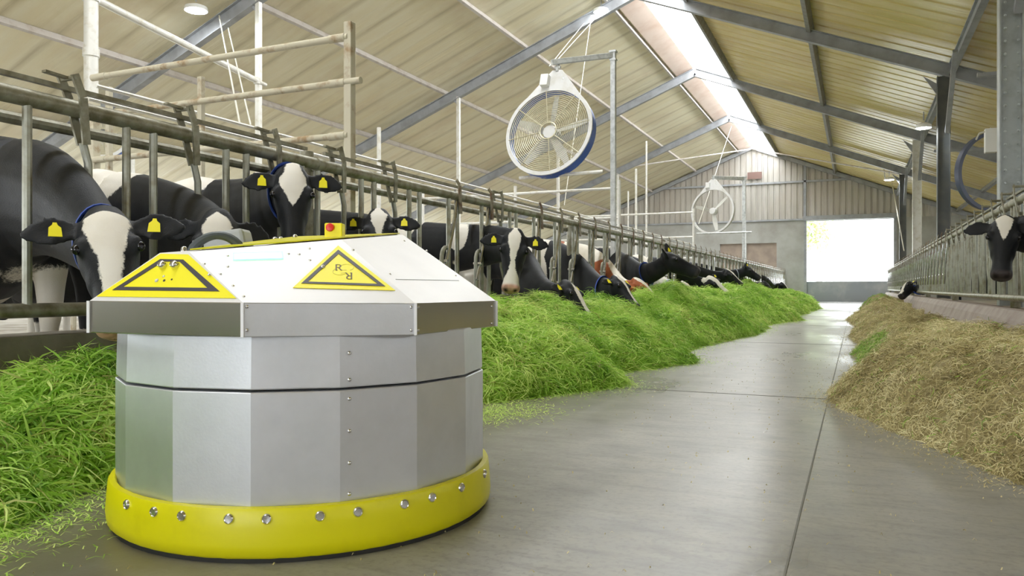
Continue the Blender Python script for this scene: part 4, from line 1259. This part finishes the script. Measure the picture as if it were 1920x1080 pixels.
p = W(196, 402, 3.22)
make_cow('nearest black cow with broad white blaze, head low beside the robot', p, W(222, 618, 3.02), dirto(p) + Vector((0, 0, .30)), (-4.12, 2.72, 1.60), (1, -.22), B_wide, .5, 3, PINK, patches=((.05, .50, .2),), collar=.88,
         tags=(1, 1), vox=0.0105, ears=((.93, .10, .12), (.93, .10, .12)), wscale=1.0)
p = W(408, 404, 4.0)
make_cow('cow with pale forehead tuft half hidden behind the robot handle', p, W(405, 575, 3.85), dirto(p) + Vector((0, 0, .25)), (-4.45, 3.58, 1.56), (1, -.2), [(-.02, -.01), (.03, .05), (.08, .08), (.2, .06), (.5, .03)], .4, 5, PINK, patches=((.25, 1.45, .33), (-.13, 1.42, .26)),
         tags=(0, 0), vox=0.012, ears=((.8, .05, -.45), (.8, .05, -.45)))
p = W(549, 318, 4.62)
make_cow('black cow with raised head and white diamond forehead above the robot', p, W(549, 462, 4.5), dirto(p) + Vector((0, 0, .02)), (-4.42, 4.42, 1.62), (1, -.2), B_diam, .4, 9, (.05, .05, .055), patches=((.22, 1.4, .15), (.25, 1.15, .14), (.2, .95, .12)), collar=.78,
         tags=(1, 1), vox=0.0115, ears=((.93, .20, .05), (.93, .20, .05)))
p = W(710, 400, 5.85)
make_cow('black cow with small white forehead patch right of the stop button', p, W(713, 520, 5.6), dirto(p) + Vector((0, 0, .3)), (-4.5, 5.35, 1.5), (1, -.18), [(-.02, .02), (.03, .062), (.09, .055), (.18, .02), (.3, .02), (.5, .03)], .1, 11, PINK,
         tags=(1, 1), vox=0.013, ears=((.93, .20, .05), (.93, .20, .05)))
p = W(966, 436, 7.3)
make_cow('black cow with narrow white blaze and pink muzzle right of the robot', p, W(957, 545, 7.15), dirto(p) + Vector((0, 0, -.05)), (-4.35, 7.35, 1.52), (1, -.05), B_nar, .3, 14, PINK, patches=((.32, 1.42, .30), (-.55, 1.15, .17), (-.50, .92, .13), (.8, 1.1, .2), (-.12, .85, .12)),
         tags=(1, 1), vox=0.014, ears=((.93, .18, .05), (.93, .18, .05)), wscale=1.2)
p = W(1062, 530, 8.0)
make_cow('black cow grazing with its forehead turned away, behind the first grass mound', p, W(1096, 585, 7.85), (.85, -.15, .55), (-4.15, 8.5, 1.5), (1, -.1), [(-.02, -.02), (.08, .02), (.16, .05), (.3, .04), (.5, .03)], .12, 17, tags=(1, 1), vox=0.016)
p = W(1155, 520, 9.8)
make_cow('black cow with blue collar grazing in front of the brown one', p, W(1185, 566, 9.6), (.8, -.3, .55), (-4.15, 10.3, 1.5), (1, -.12), [(-.02, .03), (.05, .05), (.2, .02), (.5, .02)], .1, 20 + 1, tags=(1, 1), collar=.88, patches=((.15, 1.3, .42), (0, 1.0, .25)), vox=0.018)
p = W(1192, 524, 11.3)
make_cow('brown and white cow reaching down to the grass', p, W(1228, 560, 11.2), (.8, -.2, .6), (-4.15, 11.75, 1.52), (1, -.1), [(-.02, .05), (.05, .06), (.3, .03), (.5, .02)], -.12, 24, PINK, coat='cow_brown', tags=(0, 0), vox=0.018, white_neck=0.02)
p = W(1247, 476, 11.4)
make_cow('black cow in profile with raised head and long blue collar strap', p, W(1311, 510, 11.3), (.35, -.2, 1), (-4.15, 13.0, 1.5), (1, -.4), None, .25, 27, tags=(1, 0), collar=.82, vox=0.015, ears=((.55, -.5, .55), (.55, -.5, .55)))
p = W(1280, 530, 13.6)
make_cow('white necked cow with head low under the raised black one', p, W(1305, 562, 13.5), (.7, -.2, .5), (-4.1, 14.0, 1.45), (1, .1), [(-.02, .06), (.05, .08), (.3, .03), (.5, .02)], -.08, 30, tags=(1, 0), collar=.75, vox=0.018, white_neck=0.0)
p = W(1330, 520, 16.4)
make_cow('black cow with broad white face stripe, grazing beyond the profile cow', p, W(1366, 552, 16.3), (.5, -.5, .65), (-4.1, 16.3, 1.48), (1, 0), [(-.04, .07), (.05, .07), (.3, .06), (.5, .05)], .1, 33, tags=(1, 0), vox=0.02, poll_white=.02, patches=((.0, 1.1, .1),))
p = W(1362, 506, 18.6)
make_cow('black and white spotted cow just behind the broad striped one', p, W(1392, 535, 18.5), (.6, -.2, .75), (-4.1, 18.3, 1.48), (1, 0), [(-.04, .03), (.1, .05), (.3, .03), (.5, .02)], .05, 36, tags=(0, 0), vox=0.022)
p = W(1397, 500, 21.6)
make_cow('distant black cow in profile with raised head and pale collar', p, W(1426, 522, 21.5), (.35, -.2, 1), (-4.2, 20.9, 1.5), (1, .05), None, .3, 40, tags=(1, 0), collar=.85, vox=0.02, ears=((.55, -.5, .55), (.55, -.5, .55)))
p = W(1432, 528, 25.6)
make_cow('small distant black cow grazing where the grass dips', p, W(1448, 546, 25.5), (.6, -.2, .7), (-4.1, 25.0, 1.45), (1, .1), None, .25, 43, tags=(0, 0), vox=0.024)
p = W(1466, 530, 33.0)
make_cow('farthest black cow at the end of the left fence', p, W(1477, 543, 32.9), (.6, -.2, .7), (-4.0, 32.6, 1.42), (1, .1), [(-.04, .02), (.1, .03), (.5, .05)], .25, 46, tags=(0, 0), vox=0.026)
p = W(1884, 412, 6.75)
make_cow('black cow with white forehead triangle looking over the right fence', p, W(1877, 520, 6.6), dirto(p) + Vector((0, 0, .06)), (2.55, 7.35, 1.5), (-1, -.1), B_tri, .2, 51, (.045, .035, .035), tags=(0, 0), vox=0.013, ears=((.93, .20, .02), (.93, .2, .02)),
         group='cows feeding at the right fence')
p = W(1703, 530, 20.6)
make_cow('distant black cow grazing at the far end of the right fence', p, W(1688, 556, 20.3), (-.7, -.3, .6), (2.15, 21.0, 1.48), (-1, 0), [(-.04, .03), (.1, .04), (.5, .06)], .3, 55, tags=(1, 0), collar=.9, vox=0.022, group='cows feeding at the right fence')
# a few animals standing behind, seen between the bars
def rear_cow(label, x, y, d, thr, seed, coat='cow_black'):
    hd = Vector((d[0], d[1], 0)).normalized(); pl = Vector((x, y, 1.45)) + hd * .75
    make_cow(label, pl, pl + hd * .3 + Vector((0, 0, -.42)), hd + Vector((0, 0, .6)), (x, y, 1.56), d, B_diam, thr, seed, coat=coat, tags=(0, 0), vox=0.02, group='cows standing behind the feeding row')
rear_cow('grey backed cow standing behind the cream gate', -7.4, 5.2, (-.6, 1), .05, 61)
rear_cow('white and black patched cow standing sideways behind the pink muzzled one', -5.9, 10.4, (.2, -1), -.02, 64)
rear_cow('mostly white cow standing in the back under the large fan', -7.6, 13.0, (.5, 1), -.18, 67)
rear_cow('pale cow with brown patch standing behind the brown feeding cow', -6.0, 16.8, (.3, -1), -.12, 70, 'cow_brown')

# ------------------------------------------------------------------ cut grass and dry fodder
rng = np.random.default_rng(11)
def nfield(x, y, s, seed, oct_=3):
    out = 0; a = 1.0; t = 0
    for k in range(oct_):
        out += a * noise.noise(Vector((x * s + seed * 9.1, y * s + seed * 4.7, seed * 1.3))); t += a; a *= .5; s *= 2.1
    return out / t
def grid_field(x0, x1, y0, y1, step, fn):
    xs = np.arange(x0, x1 + step, step); ys = np.arange(y0, y1 + step, step)
    Z = np.array([[fn(x, y) for x in xs] for y in ys])
    return xs, ys, Z
def sample(F, x, y):
    xs, ys, Z = F
    fx = np.clip((x - xs[0]) / (xs[1] - xs[0]), 0, len(xs) - 1.001); fy = np.clip((y - ys[0]) / (ys[1] - ys[0]), 0, len(ys) - 1.001)
    i = fx.astype(int); j = fy.astype(int); a = fx - i; b = fy - j
    return Z[j, i] * (1 - a) * (1 - b) + Z[j, i + 1] * a * (1 - b) + Z[j + 1, i] * (1 - a) * b + Z[j + 1, i + 1] * a * b

EDGE_L = [(-2, -2.50), (.5, -2.40), (1.5, -2.36), (1.95, -2.50), (2.6, -2.7), (3.4, -2.6), (4.2, -2.30), (4.9, -1.95), (5.7, -1.62), (6.3, -2.0), (7.0, -1.75), (7.8, -1.42), (8.6, -1.85), (9.6, -1.75), (11, -1.72), (12.5, -1.5), (14.2, -1.45),
          (15.5, -1.65), (17, -1.5), (19, -1.1), (20, -1.45), (23, -1.35), (26, -1.3), (30, -1.15), (33, -1.5), (38, -1.7), (42, -1.8), (44, -1.9)]
HT_L = [(-2, .30), (1, .31), (2, .32), (3.2, .46), (5, .52), (7.0, .52), (8.6, .48), (10, .55), (11.6, .68), (13.5, .64), (16, .62), (19, .68), (22.5, .78), (25, .62), (28, .50), (30, .58), (36, .56), (42, .42)]
def h_left(x, y):
    e = lerp_tab(EDGE_L, y) + .16 * nfield(x * 0, y, 1.3, 3, 3)
    t = (e - x) / (e + 3.44 + 1e-6) * 1.0
    if t <= 0: return -0.03
    H = lerp_tab(HT_L, y)
    prof = 1 - (1 - min(1, t / .72)) ** 2.0
    back = 1 - .22 * max(0, (t - .72) / .28)
    z = H * prof * back * (1 + .35 * nfield(x, y, 1.0, 5)) + .24 * nfield(x, y, 1.9, 8) * min(1, t * 3.5) + .13 * nfield(x, y, 4.2, 9, 2) * min(1, t * 4)
    return max(z, 0.004) if t > 0.01 else -.03
GL = grid_field(-3.46, -.9, -1.0, 43.6, 0.06, h_left)

EDGE_R = [(-1, 1.6), (2.2, 1.35), (2.9, .95), (3.45, .55), (4.0, .36), (4.7, .06), (5.3, -.12), (5.9, -.18), (6.6, .05), (7.6, .12), (8.4, .02), (9.4, -.02), (11, .02), (13, -.12), (16, .0), (19.6, -.20), (22, .05), (26, .35), (30, .1), (34, .3), (38, .8), (43, 1.2)]
HT_R = [(0, .1), (2.5, .2), (3.5, .34), (5, .42), (6.5, .40), (8, .36), (10, .34), (12, .26), (15, .24), (19, .34), (24, .42), (28, .46), (32, .40), (36, .3), (42, .2)]
def h_right(x, y):
    e = lerp_tab(EDGE_R, y) + .10 * nfield(0, y, 1.5, 13, 3)
    if x <= e: return -.03
    t = (x - e) / max(.2, 1.42 - e)
    H = lerp_tab(HT_R, y)
    prof = 1 - (1 - min(1, t / .5)) ** 2.0
    back = 1 - .45 * max(0, (t - .5) / .5) if y > 7 else 1 - .1 * max(0, (t - .5) / .5)
    z = H * prof * back * (1 + .3 * nfield(x, y, 1.2, 15)) + .20 * nfield(x, y, 2.2, 18) * min(1, t * 4) + .10 * nfield(x, y, 4.6, 19, 2) * min(1, t * 4)
    return max(z, .004)
GR = grid_field(-.5, 1.32, 1.2, 43.4, 0.06, h_right)

def base_mesh(F, name, tone):
    xs, ys, Z = F; nx, ny = len(xs), len(ys)
    X, Y = np.meshgrid(xs, ys)
    v = np.stack([X, Y, Z - .012], -1).reshape(-1, 3)
    idx = np.arange(nx * ny).reshape(ny, nx)
    q = np.stack([idx[:-1, :-1], idx[:-1, 1:], idx[1:, 1:], idx[1:, :-1]], -1).reshape(-1, 4)
    keep = (Z[:-1, :-1] > 0) | (Z[:-1, 1:] > 0) | (Z[1:, 1:] > 0) | (Z[1:, :-1] > 0)
    q = q[keep.reshape(-1)]
    return v, q, np.full(len(v), tone)

TT = []
def strands(F, n, xr, yr, ysamp, length, width, lift, seg, comb, curl, rs, dens_pow=1.0, minh=.0, dirseed=1, downhill=0.7, per_tuft=0, spread=.05, rise=.06):
    """n curved strands lying over the heap F"""
    ti = None
    if per_tuft:
        m = n // per_tuft; ty = ysamp(m); tx = rs.uniform(xr[0], xr[1], m)
        ti = np.repeat(np.arange(m), per_tuft); n = len(ti)
        far = 1 + np.clip((ty - 6) / 12, 0, 1.6)
        x = tx[ti] + rs.normal(0, spread, n) * far[ti]; y = ty[ti] + rs.normal(0, spread, n) * far[ti]
        tang = rs.normal(0, 1.1, m); tup = rs.uniform(0, 1, m) ** 1.6 * rise; ttone = rs.normal(0, .16, m)
    else:
        y = ysamp(n); x = rs.uniform(xr[0], xr[1], n)
    z = sample(F, x, y)
    ok = z > minh
    x, y, z = x[ok], y[ok], z[ok]; n = len(x)
    if ti is not None: ti = ti[ok]
    e = .05
    gx = (sample(F, x + e, y) - sample(F, x - e, y)) / (2 * e); gy = (sample(F, x, y + e) - sample(F, x, y - e)) / (2 * e)
    nrm = np.stack([-gx, -gy, np.ones(n)], -1); nrm /= np.linalg.norm(nrm, axis=1)[:, None]
    dh = np.arctan2(-gy, -gx)
    # combing angle field from a cheap lattice
    lat = {}
    ang = np.empty(n)
    cs = 0.33
    ci = np.floor(x / cs).astype(int); cj = np.floor(y / cs).astype(int)
    for k in range(n):
        key = (ci[k], cj[k])
        if key not in lat:
            lat[key] = 4.5 * nfield(key[0] * cs, key[1] * cs, 1.4, dirseed, 2)
        ang[k] = lat[key]
    ang = dh * 1.0 + ang * (1.6 - downhill) + rs.normal(0, comb, n)
    if ti is not None: ang = ang + tang[ti]
    L_ = length * rs.uniform(.55, 1.35, n) ; Wd = width * rs.uniform(.6, 1.4, n)
    sc = 1 + np.clip((y - 8) / 14, 0, 2.0)            # coarser far away
    L_ = L_ * (1 + .25 * (sc - 1)); Wd = Wd * sc
    t0 = np.stack([np.cos(ang), np.sin(ang), np.zeros(n)], -1)
    t0 -= nrm * (t0 * nrm).sum(1)[:, None]; t0 /= np.linalg.norm(t0, axis=1)[:, None]
    side = np.cross(nrm, t0)
    up0 = rs.uniform(-.05, 1, n) ** 1.5 * lift
    bend = rs.normal(0, curl, n); bend2 = rs.uniform(.2, 1.2, n) * lift
    P = np.stack([x, y, z], -1) + nrm * (rs.uniform(-.02, .015, n) + (tup[ti] * np.clip(z / .15, 0, 1) * rs.uniform(.2, 1, n) if ti is not None else 0))[:, None]
    TT.clear(); TT.append(ttone[ti] if ti is not None else np.zeros(n))
    vs = np.empty((n, (seg + 1) * 2, 3))
    d = t0 + nrm * up0[:, None]; d /= np.linalg.norm(d, axis=1)[:, None]
    roll = rs.uniform(-1.2, 1.2, n)
    for s in range(seg + 1):
        wv = side * np.cos(roll)[:, None] + nrm * np.sin(roll)[:, None]
        ww = Wd * (1 - (s / seg) ** 2 * .85)
        vs[:, 2 * s] = P - wv * (ww / 2)[:, None]; vs[:, 2 * s + 1] = P + wv * (ww / 2)[:, None]
        P = P + d * (L_ / seg)[:, None]
        d = d + side * (bend / seg)[:, None] - nrm * (bend2 * 2.2 / seg)[:, None]; d /= np.linalg.norm(d, axis=1)[:, None]
        P[:, 2] = np.maximum(P[:, 2], .003)
    base = (np.arange(n) * (seg + 1) * 2)[:, None]
    q = []
    for s in range(seg):
        q.append(np.concatenate([base + 2 * s, base + 2 * s + 1, base + 2 * s + 3, base + 2 * s + 2], 1))
    q = np.concatenate(q)
    return vs.reshape(-1, 3), q, x, y, z, (seg + 1) * 2
def raw_mesh(name, parts, mat, label, cat, attrs):
    V = np.concatenate([p[0] for p in parts]); off = 0; Q = []
    for p in parts:
        Q.append(p[1] + off); off += len(p[0])
    Q = np.concatenate(Q)
    me = bpy.data.meshes.new(name); me.vertices.add(len(V)); me.vertices.foreach_set('co', V.astype(np.float32).ravel())
    me.loops.add(Q.size); me.loops.foreach_set('vertex_index', Q.astype(np.int32).ravel())
    me.polygons.add(len(Q)); me.polygons.foreach_set('loop_start', np.arange(0, Q.size, 4, dtype=np.int32))
    me.update(calc_edges=True)
    for nm, arr in attrs.items():
        if arr.ndim == 1:
            a = me.attributes.new(nm, 'FLOAT', 'POINT'); a.data.foreach_set('value', arr.astype(np.float32))
        else:
            a = me.attributes.new(nm, 'FLOAT_COLOR', 'POINT'); a.data.foreach_set('color', arr.astype(np.float32).ravel())
    me.materials.append(M[mat]); me.shade_smooth()
    o = bpy.data.objects.new(name, me); COL.objects.link(o)
    tag(o, label, cat, kind='stuff')
    return o

def ysampler(bands, rs):
    tot = sum(b[2] for b in bands)
    def f(n):
        out = []
        for a, b, w in bands:
            m = int(n * w / tot); out.append(rs.uniform(a, b, m))
        out = np.concatenate(out)
        if len(out) < n: out = np.concatenate([out, rs.uniform(bands[0][0], bands[0][1], n - len(out))])
        return out
    return f

# --- green heap on the left
v0, q0_, t0_ = base_mesh(GL, 'g', .3)
ys_ = ysampler([(-1.0, 1.0, .5), (1.0, 2.6, 1.2), (2.6, 4.0, .9), (4, 6, 3.2), (6, 9, 3.4), (9, 14, 3.6), (14, 22, 3.2), (22, 43, 2.6)], rng)
S1 = strands(GL, 270000, (-3.46, -1.0), None, ys_, .135, .0056, .9, 3, .42, 1.0, rng, minh=.002, dirseed=2, per_tuft=20, spread=.035, rise=.07); X1 = TT[0].copy()
ys2 = ysampler([(1.0, 2.5, 1.0)], rng)
S2 = strands(GL, 13000, (-3.46, -2.1), None, ys2, .15, .0105, 1.15, 3, 1.2, .6, rng, minh=.05, dirseed=4, downhill=.3)
def tones(S, rs, base=.57, amp=.8, seed=21, extra=0):
    n = len(S[2]); per = S[5]
    xs = np.floor(S[2] / .12); ys = np.floor(S[3] / .12); cache = {}
    cl = np.empty(n)
    for k in range(n):
        key = (xs[k], ys[k])
        if key not in cache: cache[key] = nfield(key[0] * .12, key[1] * .12, 2.3, seed, 3)
        cl[k] = cache[key]
    t = base + cl * amp + rs.normal(0, .18, n) + extra
    return np.clip(t, 0, 1), cl, per
t1, c1, p1 = tones(S1, rng, extra=X1); t2, c2, p2 = tones(S2, rng, .45)
tone = np.concatenate([t0_, np.repeat(t1, p1), np.repeat(t2, p2)])
def other(S, cl, rs, cond, per):
    return np.repeat(cond.astype(float), per)
ob1 = (rng.uniform(0, 1, len(t1)) < .035 + .25 * (c1 > .33)).astype(float) * .75
ob2 = (rng.uniform(0, 1, len(t2)) < .06).astype(float) * .6
oth = np.concatenate([np.zeros(len(v0)), np.repeat(ob1, p1), np.repeat(ob2, p2)])
tint = np.tile(np.array([.42, .34, .13, 1.0]), (len(oth), 1))
raw_mesh('cut_grass', [(v0, q0_), S1[:2], S2[:2]], 'grass', 'long heap of fresh green cut grass along the left feed fence', 'grass', {'tone': tone, 'other': oth, 'tint': tint})

# --- brown fodder on the right
v0, q0_, t0_ = base_mesh(GR, 'h', .2)
ysr = ysampler([(1.3, 2.2, .4), (2.2, 4.5, 2.6), (4.5, 7, 3.4), (7, 10, 2.6), (10, 16, 2.2), (16, 24, 1.6), (24, 43, 1.2)], rng)
H1 = strands(GR, 250000, (-.5, 1.34), None, ysr, .065, .0034, 1.0, 3, 1.1, 1.9, rng, minh=.002, dirseed=6, downhill=.2, per_tuft=16, spread=.03, rise=.045); XH = TT[0].copy()
th, ch, ph = tones(H1, rng, .66, .8, 33, extra=XH)
x, y = H1[2], H1[3]
dark = ((x > .55) & (y > 8.3) & (y < 10.6)) | ((x > .9) & (y > 3.9) & (y < 5.2))
th = np.where(dark, th * .45, th)
grn = (((x < .30) & (y > 7.0) & (y < 9.6)) & (rng.uniform(0, 1, len(x)) < .85)) | ((y > 25) & (x < 1.0)) | (rng.uniform(0, 1, len(x)) < .04)
tone = np.concatenate([t0_, np.repeat(th, ph)])
oth = np.concatenate([np.zeros(len(v0)), np.repeat(grn * .85, ph)])
gt = np.where((rng.uniform(0, 1, len(x)) < .5)[:, None], np.array([.34, .62, .08, 1.]), np.array([.16, .36, .04, 1.]))
tint = np.concatenate([np.tile(np.array([.1, .2, .03, 1.]), (len(v0), 1)), np.repeat(gt, ph, axis=0)])
raw_mesh('dry_fodder', [(v0, q0_), H1[:2]], 'hay', 'broad heap of brown chopped fodder along the right feed fence', 'fodder', {'tone': tone, 'other': oth, 'tint': tint})

# --- loose wisps scattered on the floor
flat = (np.array([-3.4, 1.2]), np.array([0., 44.]), np.zeros((2, 2)) + .004)
def scatter(n, fx, fy, L_, wd, mat, name, label, tn):
    xs = fx(n); ys = fy(n); cnt = len(xs)
    a = rng.uniform(0, 2 * pi, cnt); L_ = L_ * rng.uniform(.4, 1.4, cnt); wd = wd * rng.uniform(.5, 1.5, cnt)
    vs = np.empty((cnt, 6, 3)); b = rng.normal(0, .6, cnt)
    X, Y, A = xs.copy(), ys.copy(), a.copy()
    for s in range(3):
        w_ = wd * (1 - .4 * s)
        vs[:, 2 * s, 0] = X - np.sin(A) * w_; vs[:, 2 * s, 1] = Y + np.cos(A) * w_
        vs[:, 2 * s + 1, 0] = X + np.sin(A) * w_; vs[:, 2 * s + 1, 1] = Y - np.cos(A) * w_
        vs[:, 2 * s:2 * s + 2, 2] = (.004 + .006 * (s == 1) + rng.uniform(0, .002, cnt))[:, None]
        X = X + np.cos(A) * L_ / 2; Y = Y + np.sin(A) * L_ / 2; A = A + b
    base = (np.arange(cnt) * 6)[:, None]
    q = np.concatenate([np.concatenate([base + 2 * s, base + 2 * s + 1, base + 2 * s + 3, base + 2 * s + 2], 1) for s in range(2)])
    t = np.repeat(rng.uniform(*tn, cnt), 6)
    raw_mesh(name, [(vs.reshape(-1, 3), q)], mat, label, 'debris', {'tone': t, 'other': np.zeros(cnt * 6), 'tint': np.tile(np.array([.3, .3, .1, 1.]), (cnt * 6, 1))})
def el(y): return np.array([lerp_tab(EDGE_L, k) for k in y])
def er(y): return np.array([lerp_tab(EDGE_R, k) for k in y])
_y = rng.uniform(1.2, 30, 9000) ** 1.0
_y = 1.2 + 29 * rng.uniform(0, 1, 9000) ** 1.8
_x = el(_y) + np.abs(rng.normal(0, .16, 9000)) - .05
scatter(0, lambda n: _x, lambda n: _y, .045, .0022, 'grass', 'grass_wisps', 'loose green wisps lying at the foot of the grass heap', (.3, 1))
_y2 = 2.2 + 26 * rng.uniform(0, 1, 7000) ** 1.6; _x2 = er(_y2) - np.abs(rng.normal(0, .12, 7000)) + .04
scatter(0, lambda n: _x2, lambda n: _y2, .03, .0016, 'hay', 'fodder_wisps', 'loose brown stalks lying at the foot of the fodder heap', (.3, 1))
_y3 = rng.uniform(1.2, 9, 900); _x3 = rng.uniform(-2.4, .6, 900)
scatter(0, lambda n: _x3, lambda n: _y3, .012, .0022, 'hay', 'floor_crumbs', 'scattered crumbs of fodder on the bare concrete alley', (.2, .9))
# green clump of grass pulled to the front at the robot
_y4 = rng.normal(4.15, .22, 1500); _x4 = rng.normal(-1.98, .16, 1500)
scatter(0, lambda n: _x4, lambda n: _y4, .05, .0025, 'grass', 'grass_scraps', 'thin yellowish green scraps on the floor right behind the robot', (.6, 1))

# ------------------------------------------------------------------ outside, beyond the door
e = empty('yard_tree', (-2.75, 66, -0.2)); tag(e, 'pale green tree seen through the bright doorway at its left edge', 'tree')
MB().tube([(0, 0, 0), (0.1, 0, 1.6), (-.05, 0, 3.2), (.15, 0, 5.2)], [.28, .22, .18, .10], 12).tube([(-.05, 0, 2.6), (-.9, .2, 4.2), (-1.3, .2, 5.4)], [.11, .07, .03], 8).tube([(0, 0, 3.0), (.9, -.1, 4.4), (1.1, 0, 5.6)], [.10, .06, .03], 8).build('trunk', 'bark', e)
lv = []; n = 2600
cc = rng.normal(0, 1, (n, 3)) * np.array([.9, .8, .9]) + np.array([-.5, 0, 5.6]); vs = np.empty((n, 4, 3))
for k in range(4):
    vs[:, k] = cc + rng.normal(0, .09, (n, 3))
mb = MB(); mb.v = [tuple(p) for p in vs.reshape(-1, 3)]; mb.f = [(4 * k, 4 * k + 1, 4 * k + 2, 4 * k + 3) for k in range(n)]
mb.build('crown', 'foliage', e, 0)
